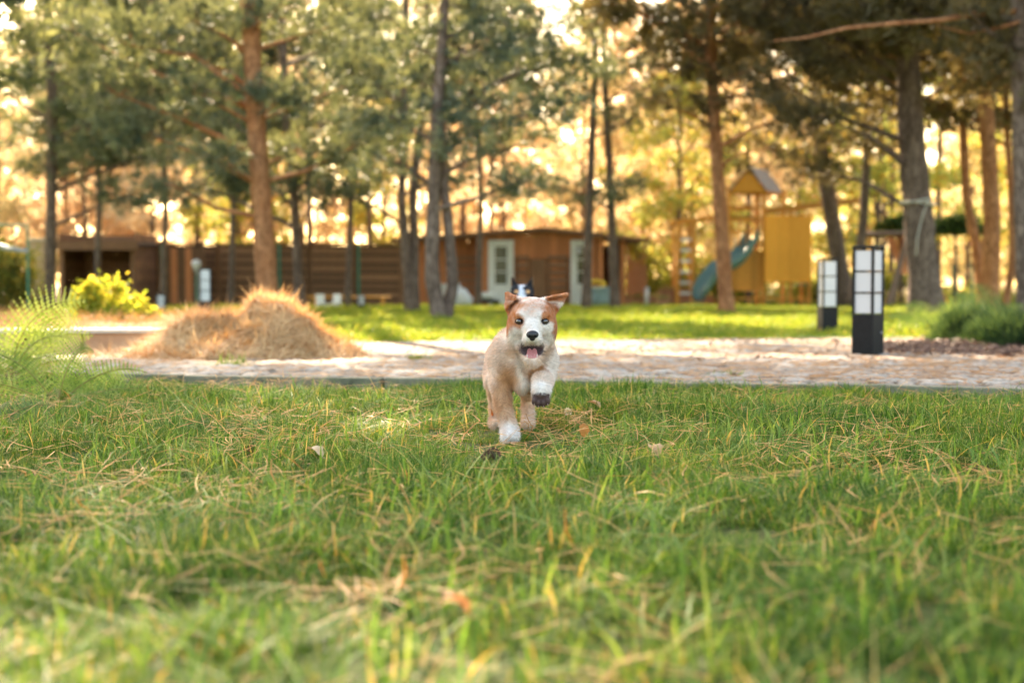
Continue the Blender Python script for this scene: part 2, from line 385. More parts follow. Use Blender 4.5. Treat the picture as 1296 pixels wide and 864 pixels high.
kd = yf(P[:, 0]) - P[:, 1]; tread = np.clip(.45 + kd*1.6 + .5*(vnoise(P[:, :2], 7, 41) - .35), .45, 1); tread *= 1 - .5*np.exp(-((P[:, 0] - .0)/.26)**2 - ((P[:, 1] - 4.22)/.34)**2)
scatter('lawn_grass', P, RNG.uniform(0, 6.28, len(P)), (.38 + .85*hn**1.2 + RNG.normal(0, .10, len(P)))*tread, near, 'long shaggy green grass blades of the front lawn')
# second, sparser layer of tall broad blades and seedlings close up
tall = [blade_patch('tall%d' % k, 26, .10, .09, .16, .0055, [(0.08, 0.18, 0.04), (0.15, 0.27, 0.065), (0.25, 0.34, 0.11)], .9, .10, 4) for k in range(5)]
n = 900; D = np.sqrt(RNG.uniform(.8**2, 7.0**2, n)); X = RNG.uniform(-1, 1, n)*(D*.40 + .3); ok = D < yf(X) - .5
ok &= ~((np.abs(X) < .25) & (np.abs(D - 4.2) < .35)); P = np.stack([X, D, 0*X - .004], 1)[ok]; scatter('tall_grass', P, RNG.uniform(0, 6.28, len(P)), RNG.uniform(.6, 1.1, len(P)), tall, 'taller broad grass blades standing out of the front lawn')
BC = [(0.13, 0.20, 0.03), (0.18, 0.26, 0.04), (0.27, 0.29, 0.06)]
backp = [blade_patch('back%d' % k, 420, .34, .035, .07, .009, BC, .5, .03, 2) for k in range(5)]
n = 11000; D = np.sqrt(RNG.uniform(11**2, 40**2, n)); X = RNG.uniform(-1, 1, n)*(D*.40 + 1); ok = D > yb(X) + .12
P = np.stack([X, D, ground_z(D) + .004], 1)[ok]; scatter('mown_grass', P, RNG.uniform(0, 6.28, len(P)), RNG.uniform(.7, 1.15, len(P)), backp, 'short mown grass of the back lawn')

# dry needles and straw lying in the grass and on the path
def litter(name, P, L, W, ca, cb, label, mat, flat=.25, bend=.25):
    n = len(P); az = RNG.uniform(0, 6.283, n); el = RNG.normal(0, flat, n)
    d = np.stack([np.cos(az)*np.cos(el), np.sin(az)*np.cos(el), np.sin(el)], 1); sd_ = np.stack([-np.sin(az), np.cos(az), 0*az], 1)
    ln = (L*RNG.uniform(.45, 1.2, n))[:, None]; ww = (W*RNG.uniform(.6, 1.4, n))[:, None]/2; bd = sd_*ln*RNG.normal(0, bend, n)[:, None]; up = np.array([0, 0, 1.])
    p0, p1, p2 = P, P + d*ln*.5 + bd*.3, P + d*ln
    V = np.stack([p0 - sd_*ww*.6, p0 + sd_*ww*.6, p1 + sd_*ww, p1 - sd_*ww, p2 + sd_*ww*.3, p2 - sd_*ww*.3, p1 + up*ww*1.2], 1).reshape(-1, 3)
    o = np.arange(n)[:, None]*7
    F = np.concatenate([o + np.array(q) for q in ([0, 1, 6], [1, 2, 6], [3, 0, 6], [2, 4, 6], [4, 5, 6], [5, 3, 6])])
    col = np.repeat(lerpc(ca, cb, RNG.random(n)), 7, 0)
    o_ = link(name, fast_mesh(name, V, F, col), mat); return tag(o_, label, kind='stuff')
def clumped(n, k, ylo, yhi, spread, xm=.4):
    D = np.sqrt(RNG.uniform(ylo**2, yhi**2, k)); X = RNG.uniform(-1, 1, k)*(D*xm + .2)
    i = RNG.integers(0, k, n); return np.stack([X[i] + RNG.normal(0, spread, n), D[i] + RNG.normal(0, spread, n)], 1)
Q = np.concatenate([clumped(5200, 330, .8, 8.2, .06), clumped(2600, 2600, .8, 8.2, .1)]); Q = Q[Q[:, 1] < yf(Q[:, 0]) - .02]
P = np.column_stack([Q, RNG.uniform(.015, .058, len(Q))])
litter('dry_needle_litter', P, .11, .0026, (.46, .20, .05), (.66, .40, .15), 'straw coloured dry pine needles lying in the front lawn', M['straw'])
Q = np.concatenate([clumped(14000, 420, 6, 14, .22), clumped(7000, 7000, 6, 14, .1)]); Q = Q[(Q[:, 1] > yf(Q[:, 0]) + .1) & (Q[:, 1] < yb(Q[:, 0]) + .1)]
T = (Q[:, 1] - yf(Q[:, 0]))/(yb(Q[:, 0]) - yf(Q[:, 0])); P = np.column_stack([Q, .035*np.clip(1 - T, 0, 1)**1.5 + ground_z(Q[:, 1]) + .020])
litter('path_needle_litter', P, .13, .004, (.36, .17, .06), (.55, .34, .17), 'orange dry needles scattered over the stone path', M['straw'], .04)
n = 700; Q = clumped(n, 120, 6, 13, .25); Q = Q[(Q[:, 1] > yf(Q[:, 0]) + .15) & (Q[:, 1] < yb(Q[:, 0]))]
litter('path_debris', np.column_stack([Q, ground_z(Q[:, 1]) + .035]), .05, .018, (.07, .04, .025), (.24, .14, .08), 'dark twigs and bark crumbs lying on the stone path', M['straw'], .2)
# ================================================================== TREES
def trunk_mesh(root, name, pts, rad, mat, seg=10):
    base = np.array(root.location); P = np.array(pts) - base
    # resample smoothly
    n = 22; s = np.linspace(0, len(P) - 1, n); i = np.minimum(s.astype(int), len(P) - 2); f = (s - i)[:, None]
    Q = P[i]*(1 - f) + P[i + 1]*f; rr = np.interp(s, range(len(rad)), rad)
    Q[1:-1] = (Q[:-2] + Q[1:-1]*2 + Q[2:])/4
    rr = rr*(1 + .05*np.sin(np.arange(n)*2.1)); rr[0] *= 1.35; rr[1] *= 1.08
    Q[0, 2] -= .15
    return MB().tube(Q, rr, seg, True, wob=.05).build(name, mat, root, True)
PINE_A, PINE_B = (0.05, 0.08, 0.05), (0.17, 0.20, 0.12)
def pine(label, group, tp, D, w0, w1, H, blobs, mat='bark_grey', ca=PINE_A, cb=PINE_B, dens=1.0, upper=True, second=None, cat='tree', crown_r=3.2, low=None):
    """tp: trunk points (px,py) from the base upward, at distance D; blobs: foliage masses (px,py,rx_px,ry_px,dD)"""
    bx = at(tp[0][0], tp[0][1], D); root = empty('pine_tree', (bx[0], D, float(ground_z(D))), label, cat, group)
    pts = [(bx[0], D, float(ground_z(D)))] + [at(a, b, D) for a, b in tp[1:]]
    d = np.array(pts[-1]) - np.array(pts[-2]); d /= np.linalg.norm(d); d = d*.5 + np.array((0, 0, .5)); zt = pts[-1][2]
    tip = np.array(pts[-1]) + d/d[2]*max(H - zt, 1.0); pts.append(tuple(tip))
    k = FPX/D; rads = list(np.linspace(w0/k/2, w1/k/2, len(pts) - 1)) + [.035]
    trunk_mesh(root, 'trunk', pts, rads, M[mat])
    if second:
        sp, (a0, a1) = second; q = [(bx[0] + .05, D + .1, float(ground_z(D)))] + [at(a, b, D + .15) for a, b in sp]
        q.append((q[-1][0] + .2, D + .3, H*.85)); trunk_mesh(root, 'trunk', q, list(np.linspace(a0/k/2, a1/k/2, len(q) - 1)) + [.03], M[mat])
    P = np.array(pts); base = np.array(root.location)
    cens = []
    for b in blobs:
        c = at(b[0], b[1], D + b[4]); cens.append((np.array(c), np.array((b[2]/k, max(b[2]/k*.75, .5), b[3]/k))))
    if upper:   # upper crown; out of view its heights are shaped to shade the lawn
        fine = low is not None and low < 6; z0 = low if low else max(zt + .3, 4.2); m = int((H - z0)/.42)
        for j in range(m):
            z = z0 + (H - z0)*j/m; rr = crown_r*(1 - .75*(j/m)**1.3); a = random.uniform(0, 6.28)
            for q in range(2):
                a += 2.4 + random.uniform(-.6, .6); ax = np.array([np.interp(z, P[:, 2], P[:, 0]), np.interp(z, P[:, 2], P[:, 1])])
                cens.append((np.array((ax[0] + rr*.62*math.cos(a), ax[1] + rr*.62*math.sin(a), z)), np.array((1.15, 1.15, .45))*random.uniform(.7, 1.15)))
    Vs, Fs, Cs, n0 = [], [], [], 0; limbs = []
    for ci, (c, r) in enumerate(cens):
        up_ = ci >= len(blobs) and not fine
        zt_ = max(c[2] - .35*np.hypot(*(c[:2] - P[0, :2])) - .1, 1.6); zt_ = min(zt_, H - .4)
        a = np.array([np.interp(zt_, P[:, 2], P[:, 0]), np.interp(zt_, P[:, 2], P[:, 1]), zt_])
        mid = (a + c)/2 + np.array((0, 0, .12*np.linalg.norm(c - a)*random.uniform(-.5, 1)))
        L = np.linalg.norm(c - a); limbs.append(([a, mid, c, c + (c - a)/max(L, .1)*r[0]*.5], [.022 + .014*min(L, 3), .02 + .009*min(L, 3), .018, .006]))
        vol = 4*r[0]*r[1]*r[2]; ns = int(np.clip(10*vol**.6, 5, 46)); sub = c + unit(ns)*RNG.uniform(.25, 1.0, (ns, 1))**.6*r
        for s_ in sub[::3]: limbs.append(([c + (s_ - c)*.05, (c + s_)/2 + np.array((0, 0, .04)), s_], [.014, .009, .004]))
        npf = int((9 if up_ else 20)*dens); pc = np.repeat(sub, npf, 0) + RNG.normal(0, 1, (ns*npf, 3))*np.array((.20, .20, .10))
        out = pc - c; out /= np.linalg.norm(out, axis=1)[:, None] + 1e-6; out[:, 2] += .35
        V, F, co = needle_tris(pc, out, 7 if up_ else 10, .26 if up_ else .18, .065 if up_ else .026, ca, cb, .9)
        Vs.append(V - base); Fs.append(F + n0); Cs.append(co); n0 += len(V)
    tb = MB()
    for q, rr in limbs: tb.tube(np.array(q) - base, rr, 5, False)
    tag(tb.build('limbs', M[mat], root, True), kind='stuff')
    tag(link('crown', fast_mesh('crown', np.concatenate(Vs), np.concatenate(Fs), np.concatenate(Cs)), M['needles'], root), kind='stuff')
    return root
G = 'pines around the back lawn'
G1, G2 = (0.035, 0.062, 0.048), (0.23, 0.26, 0.18)
BR1, BR2 = (0.055, 0.05, 0.03), (0.22, 0.18, 0.10)
pine('tall orange barked pine behind the needle heap, its trunk lit warm', G, [(340, 388), (332, 270), (326, 180), (318, 60)], 24, 27, 22, 15,
     [(250, 120, 60, 26, 0), (200, 175, 70, 30, .8), (170, 60, 70, 40, .5), (280, 205, 45, 22, -.5), (410, 120, 60, 30, 0), (380, 190, 50, 22, .4), (250, 30, 60, 30, 1), (400, 40, 60, 26, .5), (90, 40, 50, 26, 2), (340, 20, 60, 24, -.3), (260, 80, 50, 24, .8), (220, 235, 45, 20, 1), (300, 60, 50, 30, .6), (150, 120, 60, 30, 1.2), (440, 190, 50, 24, .8), (350, 130, 40, 20, -.4)],
     'bark_orange', G1, G2, low=9.6)
pine('straight grey pine at far left in front of the open shed', G, [(63, 392), (65, 260), (66, 120), (60, 20)], 29, 15, 12, 14,
     [(110, 160, 60, 30, 0), (30, 60, 40, 26, 0), (120, 90, 60, 36, .6), (110, 215, 50, 26, 1), (95, 20, 50, 26, 0), (180, 200, 50, 26, 1), (60, 210, 36, 18, .5), (10, 120, 40, 24, 1), (160, 20, 60, 30, 1), (150, 250, 35, 18, 0)], 'bark_grey', G1, G2, low=11)
pine('slim dark pine just right of the orange barked trunk', G, [(380, 396), (373, 250), (362, 150), (358, 60)], 28, 12, 10, 13,
     [(330, 230, 50, 22, 1), (430, 215, 50, 26, 0), (400, 165, 40, 22, 0), (300, 160, 40, 20, 1), (270, 240, 44, 18, 1), (440, 60, 50, 30, 1), (390, 240, 40, 18, 0)], 'bark_grey', G1, G2, low=10.3)
pine('twin stemmed grey pine left of the leaning forked pine', G, [(520, 392), (512, 300), (508, 250), (512, 120)], 27, 14, 9, 10,
     [(470, 190, 50, 30, 0), (500, 60, 50, 34, 0), (450, 100, 45, 34, .5), (440, 250, 36, 20, 0), (500, 130, 40, 26, 1), (560, 220, 36, 18, 1), (480, 20, 50, 24, .6)], 'bark_grey', G1, G2, second=([(524, 300), (522, 250), (535, 130)], (14, 9)), low=9.8)
pine('forked pine with a dark leaning stem on the lawn left of the cabin door', G, [(558, 405), (546, 350), (549, 250), (552, 150), (560, 60)], 21.5, 21, 13, 11,
     [(610, 130, 60, 30, 0), (640, 190, 55, 26, .6), (600, 60, 60, 36, 0), (500, 150, 50, 28, 0), (480, 200, 46, 26, .5), (660, 90, 50, 30, 1), (530, 60, 50, 36, .5), (655, 230, 34, 14, 0), (560, 10, 60, 30, 0), (700, 140, 36, 18, 0), (630, 20, 60, 30, .4), (700, 30, 56, 30, 1), (740, 70, 40, 24, 1.5), (540, 100, 44, 24, .8), (575, 175, 40, 20, -.4)],
     'bark_grey', G1, G2, second=([(574, 360), (566, 270), (556, 180)], (17, 11)), low=7.4)
pine('thin dark pine in front of the cabin window, left one of a pair', G, [(742, 385), (747, 230), (752, 120)], 33, 12, 8, 11,
     [(770, 235, 40, 18, 0), (730, 110, 40, 20, 0), (800, 150, 36, 18, 0), (745, 20, 46, 24, -2), (790, 10, 46, 22, -1), (770, 75, 40, 18, -1)], 'bark_grey', G1, G2, low=9)
pine('thin dark pine by the cabin porch, right one of a pair', G, [(779, 385), (775, 300), (772, 220), (765, 100)], 34, 12, 8, 10,
     [(820, 110, 36, 22, 0), (840, 60, 44, 28, 0), (720, 240, 36, 16, 0)], 'bark_grey', BR1, G2, low=9)
pine('brown pine standing on the lawn in front of the slide', G, [(920, 398), (914, 300), (906, 180), (900, 80)], 27, 19, 15, 14,
     [(930, 120, 70, 34, 0), (870, 60, 60, 40, 0), (960, 190, 50, 22, .6), (950, 40, 70, 40, 0), (860, 140, 40, 22, 0), (1000, 150, 50, 26, 1)], 'bark_orange', BR1, BR2, 1.0)
pine('thick pine with a rope tied round its trunk behind the low shrub', G, [(1174, 395), (1160, 250), (1152, 150), (1148, 40)], 25, 42, 28, 16,
     [(1050, 60, 70, 34, -.5), (1040, 150, 60, 32, -.8), (1100, 30, 70, 34, -.5), (1090, 110, 60, 28, .6), (980, 100, 50, 26, -.3), (1210, 60, 60, 26, .4), (1230, 110, 40, 18, 0), (1000, 30, 60, 30, 0), (1095, 175, 40, 16, 1), (1200, 10, 60, 24, 0), (1030, 215, 30, 12, .5)],
     'bark_grey', BR1, BR2, 1.0)
pine('leaning grey pine behind the swing beam', G, [(1072, 378), (1052, 270), (1038, 180), (1030, 80)], 37, 22, 16, 15,
     [(1010, 130, 44, 20, 0), (1060, 90, 50, 24, 0), (980, 60, 50, 24, 0)], 'bark_grey', BR1, BR2)
pine('thin leaning pine between the swing beam and the thick pine', G, [(1078, 375), (1093, 280), (1098, 180), (1100, 80)], 36, 12, 10, 13,
     [(1120, 150, 30, 14, 0), (1080, 130, 40, 18, 0)], 'bark_grey', BR1, BR2)
pine('grey barked pine right of the thick pine, thicker of two growing together', G, [(1252, 388), (1256, 280), (1252, 200), (1244, 80)], 30, 24, 18, 15,
     [(1230, 150, 30, 12, 1), (1280, 110, 40, 16, 0), (1190, 30, 40, 20, 0)], 'bark_orange', BR1, BR2)
pine('bent thin pine growing against the grey barked pine', G, [(1246, 385), (1235, 310), (1222, 240), (1217, 100)], 31, 14, 10, 13,
     [(1200, 140, 26, 10, 0)], 'bark_orange', BR1, BR2)
pine('dark pine at the right edge with a long bare limb', G, [(1300, 396), (1296, 300), (1292, 160), (1288, 20)], 20.5, 26, 20, 12,
     [(1270, 60, 40, 20, 0), (1320, 120, 50, 26, 0), (1230, 20, 60, 18, -.6)], 'bark_grey', BR1, BR2)
pine('crooked thin pine between the two trunks at the right edge', G, [(1272, 385), (1282, 330), (1280, 250), (1274, 160)], 36, 10, 8, 9, [(1275, 150, 20, 10, 0)], 'bark_orange', BR1, BR2)
for k, (q, y, h_, lw) in enumerate([(122, 36, 8, 4.0), (206, 33, 8, 4.4), (292, 38, 8.5, 4.2), (440, 37, 8.5, 4.4), (605, 38, 8.5, 5.6)]):
    pine(['thin pine behind the straight grey pine at left', 'slim pine whose stem shows left of the orange barked pine', 'bushy pine behind the left of the orange barked trunk', 'bushy pine left of the twin stemmed pine', 'pine whose crown hangs above the cabin roof'][k], G,
         [(q, 388), (q + 4, 250), (q - 3, 120)], y, 8, 6, h_, [], 'bark_grey', G1, G2, 1.0, low=lw, crown_r=2.0)
# pines added outside the picture to shade the front lawn
for k, (x, y) in enumerate([(-9.0, 21.5), (12.5, 19), (-14, 27), (15, 29)]):
    pine(['broad pine added beyond the left edge of the lawn to shade it', 'broad pine added beyond the right edge of the lawn to shade it', 'pine added farther back beyond the left edge for its shade', 'pine added farther back beyond the right edge for its shade'][k], G,
         [(648 + x/y*1800, 396), (648 + x/y*1800, 100)], y, 24, 18, 11, [], 'bark_grey', G1, G2, .8)

# ---- autumn trees beyond the fence
def broad(name, label, ca, cb, cc, H, cr, n, tw=.22, z0=.12, size=.17, mat='autumn', kind='leaf'):
    root = empty(name, (0, 0, 0), label, 'tree', None)
    lean = random.uniform(-.5, .5); pts = [(0, 0, 0), (lean*.2, .05, H*.3), (lean*.6, 0, H*.6), (lean, 0, H)]
    trunk_mesh(root, 'trunk', pts, [tw/2, tw*.42, tw*.3, .03], M['bark_grey'], 8)
    nb = 16; cl, tb = [], MB()
    for j in range(nb):
        z = H*(z0 + (1 - z0)*(j + .5)/nb); rr = cr*math.sin(math.pi*min(.95, .22 + .7*(j + .5)/nb)); a = j*2.4 + random.random()
        c = np.array((lean*z/H + rr*.65*math.cos(a), rr*.65*math.sin(a), z + random.uniform(-.3, .3)))
        tb.tube([(lean*z/H*.8, 0, max(z - rr*.5, .5)), c*.6 + np.array((0, 0, z*.38)), c], [.05, .03, .012], 4, False)
        ns = 7; cl.append(c + unit(ns)*RNG.uniform(.3, 1, (ns, 1))*np.array((rr*.55, rr*.55, H*.07)))
    cl = np.concatenate(cl); per = n//len(cl)
    if kind == 'leaf':
        cen = np.repeat(cl, per, 0) + RNG.normal(0, 1, (len(cl)*per, 3))*np.array((.30, .30, .20)); V, F, co = leaf_quads(cen, size, ca, cb, cc)
    else:
        cen = np.repeat(cl, per, 0) + RNG.normal(0, 1, (len(cl)*per, 3))*np.array((.28, .28, .14)); V, F, co = needle_tris(cen, unit(len(cen)), 4, .25, .035, ca, cb, .9)
    tag(tb.build('limbs', M['bark_grey'], root, True), kind='stuff')
    tag(link('crown', fast_mesh('crown', V, F, co), M[mat if kind == 'leaf' else 'needles'], root), kind='stuff'); return root
protos = [broad('autumn_tree', 'golden yellow autumn tree glowing beyond the fence', (.54, .45, .24), (.74, .65, .42), (.44, .40, .18), 12, 3.1, 9000, .24),
          broad('autumn_tree', 'copper orange autumn tree glowing beyond the fence', (.52, .37, .25), (.72, .57, .43), (.7, .55, .28), 11, 2.9, 9000, .22),
          broad('autumn_tree', 'yellow green tree turning in the wood beyond the fence', (.26, .32, .07), (.46, .50, .12), (.6, .42, .08), 10, 2.9, 9000, .2, .2),
          broad('autumn_tree', 'pale straw coloured autumn tree beyond the fence', (.58, .48, .34), (.76, .66, .50), (.6, .38, .18), 13, 2.8, 8000, .2, .3),
          broad('distant_pine', 'tall bare stemmed pine in the wood beyond the fence', (.10, .11, .05), (.24, .22, .10), None, 15, 2.3, 1500, .28, .6, kind='pine'),
          broad('distant_pine', 'reddish needled larch in the wood beyond the fence', (.32, .15, .06), (.50, .28, .12), None, 12, 2.0, 1700, .22, .3, kind='pine')]
kidl = [KIDS(p) for p in protos]; used = [False]*len(protos); placed = []
for p, g in zip(protos, ['golden autumn trees', 'copper autumn trees', 'yellow green trees', 'straw coloured trees', 'distant pines', 'reddish larches']): p['group'] = g + ' beyond the fence'
def wood_tree(k, x, y, s, rz):
    z = float(ground_z(min(y, 70))) - .05*(y > 50)
    if not used[k]: used[k] = True; o = protos[k]; o.location = (x, y, z); o.rotation_euler.z = rz; o.scale = (s, s, s*random.uniform(.9, 1.1))
    else: copy_tree(protos[k], (x, y, z), rz, None, (s, s, s*random.uniform(.9, 1.1)), kidl[k])
rr = random.Random(5)
for row, (y0, nrow) in enumerate([(49, 15), (56, 17), (63, 16), (71, 17), (80, 18), (90, 18)]):
    for j in range(nrow):
        u = (j + rr.uniform(.15, .85))/nrow*2 - 1; y = y0 + rr.uniform(-2.5, 2.5); x = u*(y*.42 + 2)
        q = x/y*1800 + 648
        if q < 300: k = rr.choice([1, 3, 3, 5, 4, 1, 0])
        elif q < 640: k = rr.choice([0, 3, 1, 4, 4, 5, 2])
        elif q < 860: k = rr.choice([0, 0, 1, 3, 5, 0, 2])
        else: k = rr.choice([0, 0, 2, 2, 3, 4, 2])
        wood_tree(k, x, y, rr.uniform(.75, 1.15), rr.uniform(0, 6.28))
# far wood that closes the view
def far_wood():
    n = 14000; x = RNG.uniform(-75, 75, n//12); y = 108 + RNG.uniform(-6, 12, len(x)); z = RNG.random(len(x))**1.1*17
    c = np.repeat(np.stack([x, y, z], 1), 12, 0) + RNG.normal(0, 1, (len(x)*12, 3))*np.array((1.0, 1.0, .8))
    V, F, co = leaf_quads(c, .8, (.50, .36, .15), (.68, .54, .30), (.25, .28, .08)); V[:, 2] = np.maximum(V[:, 2], -.3)
    return fast_mesh('far_wood', V, F, co)
tag(link('far_wood', far_wood(), M['autumn']), 'far golden woodland closing the view', kind='stuff')

# ---- bushes
def bush(name, label, cat, c, r, n, size, ca, cb, cc=None, mat='autumn', stems=7, low=.02, group=None, sub=26, lift=0):
    root = empty(name, c, label, cat, group); r = np.array(r); s = unit(sub); s[:, 2] = np.abs(s[:, 2]); s = s*RNG.uniform(.45, 1, (sub, 1))*r*np.array((1, 1, 2))
    s[:, 2] = np.maximum(s[:, 2]*.9, .08); per = n//sub
    cen = np.repeat(s, per, 0) + RNG.normal(0, 1, (sub*per, 3))*r*np.array((.16, .16, .22)); cen[:, 2] = np.maximum(cen[:, 2], low) + lift; s[:, 2] += lift
    V, F, co = leaf_quads(cen, size, ca, cb, cc); tb = MB()
    if lift: tb.tube([(0, 0, -.1), (.03, 0, lift*.6), (0, 0, lift + .1)], [.07, .05, .03], 7)
    for q in s[::max(1, sub//stems)]: tb.tube([(0, 0, lift - .05), q*np.array((.5, .5, 1)) + np.array((0, 0, -.3*(q[2] - lift))), q], [.025*r[0] + .004, .012, .004], 5, False)
    tb.build('stem', M['bark_grey'], root, True)
    tag(link('foliage', fast_mesh('foliage', V, F, co), M[mat], root), kind='stuff'); return root
hz = float(ground_z(14))
def bp(px, D, z=None): x = at(px, 380, D)[0]; return (x, D, float(ground_z(D)) if z is None else z)
bush('yellow_bush', 'rounded yellow green bush growing in the raised bed', 'bush', bp(140, 13.0, .08), (.37, .34, .25), 5200, .05, (.22, .30, .03), (.46, .44, .04), (.55, .45, .05))
bush('leafy_hedge', 'dark leafy hedge behind the green metal frame at the left edge', 'hedge', bp(-5, 27), (.85, .8, 1.0), 7000, .09, (.10, .12, .03), (.30, .28, .05), (.4, .3, .06))
for k, (px, D, rx, h, lab) in enumerate([(905, 52, 2.6, .95, 'clipped green hedge behind the wooden ladder'), (838, 51, 2.0, 1.1, 'tall green hedge next to the cabin porch'), (1020, 56, 3, .8, 'green bushes behind the play tower'), (1110, 54, 2.5, .7, 'yellow green bush seen under the swing beam')]):
    bush('green_hedge', lab, 'hedge', bp(px, D), (rx, 1, h), 3600, .16, (.14, .19, .03), (.32, .34, .05), (.4, .35, .06))
bush('dark_shrub', 'low tree with a flat dark green crown right of the thick pine', 'tree', bp(1208, 40), (.95, .5, .26), 2400, .13, (.05, .09, .02), (.11, .16, .04), stems=5, lift=2.05)
bush('dark_shrub', 'low tree with a dark crown between thick pine and climbing frame', 'tree', bp(1140, 44), (.7, .5, .28), 1500, .13, (.05, .09, .02), (.11, .16, .04), stems=5, lift=2.3)
for k, px in enumerate((1215, 1262, 1190)):
    bush('low_bush', ['low sunlit bush at the foot of the paired pines', 'low sunlit bush at the right edge of the lawn', 'low sunlit bush behind the rope-tied pine'][k], 'bush', bp(px, 46 + 2*k), (1.5, .8, .35), 1500, .12, (.2, .24, .04), (.4, .4, .07))
# ================================================================== BUILT THINGS
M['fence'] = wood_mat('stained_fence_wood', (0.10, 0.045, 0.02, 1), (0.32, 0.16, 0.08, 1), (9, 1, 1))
M['gap_dark'] = wood_mat('gap_darkening_sheet', (0.012, 0.006, 0.004, 1), (0.04, 0.02, 0.012, 1))  # near black, darkens the gaps between fence planks
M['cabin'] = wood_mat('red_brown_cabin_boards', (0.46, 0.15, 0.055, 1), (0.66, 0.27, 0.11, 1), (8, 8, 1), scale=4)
M['slat'] = wood_mat('weathered_slats', (0.22, 0.11, 0.06, 1), (0.38, 0.2, 0.11, 1), (1, 1, 9))
M['play'] = wood_mat('honey_stained_timber', (0.56, 0.22, 0.035, 1), (0.74, 0.34, 0.06, 1), (1, 1, 9))
M['play2'] = wood_mat('orange_play_panel', (0.80, 0.31, 0.03, 1), (0.88, 0.40, 0.05, 1), (6, 1, 1))
M['greywood'] = wood_mat('grey_weathered_wood', (0.16, 0.10, 0.07, 1), (0.30, 0.2, 0.14, 1), (1, 1, 8))
M['white'] = plain_mat('white_paint', (0.70, 0.68, 0.64, 1), (0.80, 0.78, 0.74, 1), 5, 0.45, 0.05)
M['black'] = plain_mat('black_powder_coat', (0.005, 0.005, 0.006, 1), (0.010, 0.010, 0.011, 1), 30, 0.5, 0.08, bdist=.001, spec=.2)
M['opal'] = plain_mat('opal_lamp_panel', (0.54, 0.53, 0.53, 1), (0.60, 0.59, 0.59, 1), 3, 0.3, 0.02, spec=.5)
M['roofing'] = plain_mat('bitumen_roofing', (0.07, 0.055, 0.05, 1), (0.14, 0.115, 0.10, 1), 14, 0.9, 0.4)
M['shingle'] = plain_mat('grey_shingles', (0.24, 0.19, 0.16, 1), (0.38, 0.31, 0.27, 1), 9, 0.85, 0.4)
M['green_pl'] = plain_mat('green_slide_plastic', (0.09, 0.17, 0.13, 1), (0.12, 0.21, 0.16, 1), 3, 0.3, 0.03, spec=.5)
M['green_mt'] = plain_mat('green_painted_metal', (0.02, 0.13, 0.08, 1), (0.03, 0.17, 0.10, 1), 8, 0.45, 0.05)
M['grey_mt'] = plain_mat('galvanised_metal', (0.30, 0.30, 0.31, 1), (0.42, 0.42, 0.43, 1), 12, 0.4, 0.05)
M['terra'] = plain_mat('terracotta_blocks', (0.36, 0.16, 0.09, 1), (0.50, 0.26, 0.15, 1), 8, 0.85, 0.3)
M['sandstone'] = plain_mat('sandstone_slabs', (0.40, 0.21, 0.11, 1), (0.58, 0.36, 0.21, 1), 6, 0.85, 0.5, bdist=.01)
M['cap'] = plain_mat('pale_stone_cap', (0.52, 0.43, 0.33, 1), (0.68, 0.58, 0.46, 1), 9, 0.8, 0.4)
M['bluegrey'] = plain_mat('blue_grey_plastic', (0.22, 0.30, 0.32, 1), (0.3, 0.38, 0.40, 1), 4, 0.4, 0.05)
M['yellow'] = plain_mat('yellow_plastic', (0.70, 0.42, 0.03, 1), (0.78, 0.50, 0.05, 1), 4, 0.4, 0.05)
M['tan'] = plain_mat('tan_render', (0.42, 0.27, 0.16, 1), (0.52, 0.35, 0.22, 1), 4, 0.9, 0.2)
M['rope'] = plain_mat('pale_rope', (0.45, 0.42, 0.36, 1), (0.6, 0.56, 0.48, 1), 60, 0.9, 0.5, bdist=.003)
mg = NT('window_glass'); f = mg.noise(mg.coord('Object'), 2, 2); g_ = mg.bsdf(mg.ramp(f, [(0.3, (0.03, 0.035, 0.02)), (0.7, (0.10, 0.11, 0.05))]), 0.06, None, 0.6); M['glass'] = mg.m

# ---- square bollard lamps
def bollard(label, loc, rz, H=.70, W=.155):
    r = empty('bollard_lamp', loc, label, 'garden lamp', 'square black bollard lamps with white panels', rz)
    hb = H*.385; t = W*.11; b = MB().box((0, 0, hb/2), (W, W, hb)); b.build('base', M['black'], r, bevel=.003)
    fr = MB(); s = (W - t)/2
    for x in (-s, s):
        for y in (-s, s): fr.box((x, y, (hb + H)/2), (t, t, H - hb - .002))
    for z in (hb + (H - hb - .018)*1/3, hb + (H - hb - .018)*2/3):
        for x, y, dx, dy in ((0, -s, W - 2*t, t*.6), (0, s, W - 2*t, t*.6), (-s, 0, t*.6, W - 2*t), (s, 0, t*.6, W - 2*t)): fr.box((x, y, z), (dx, dy, .008))
    fr.build('frame', M['black'], r, bevel=.0012)
    MB().box((0, 0, H + .004), (W + .006, W + .006, .016)).build('cap', M['black'], r, bevel=.003)
    for k in range(3):
        z0 = hb + (H - hb - .018)*k/3; z1 = hb + (H - hb - .018)*(k + 1)/3
        for a in range(4):
            o = MB().box((0, -s + .004, (z0 + z1)/2 + .002), (W - 2*t - .001, .005, z1 - z0 - .011)).build('lamp_panel', M['opal'], r); o.rotation_euler.z = a*math.pi/2
    MB().tube([(W*.28, -W/2 - .004, hb*.56), (W*.28, -W/2 + .002, hb*.56)], .008, 10).build('key_socket', M['grey_mt'], r).rotation_euler.z = math.pi/2
    return r
x, D, _ = at(1098, 450, 9.35); bollard('black bollard lamp on the stone path, largest and nearest of the lamps', (x, D, .012), R(-42), .71, .153)
x, D, _ = at(1047, 422, 13.9); bollard('black bollard lamp standing in grass just beyond the path, left of the nearest lamp', (x, D, -.03), R(8), .755, .158)
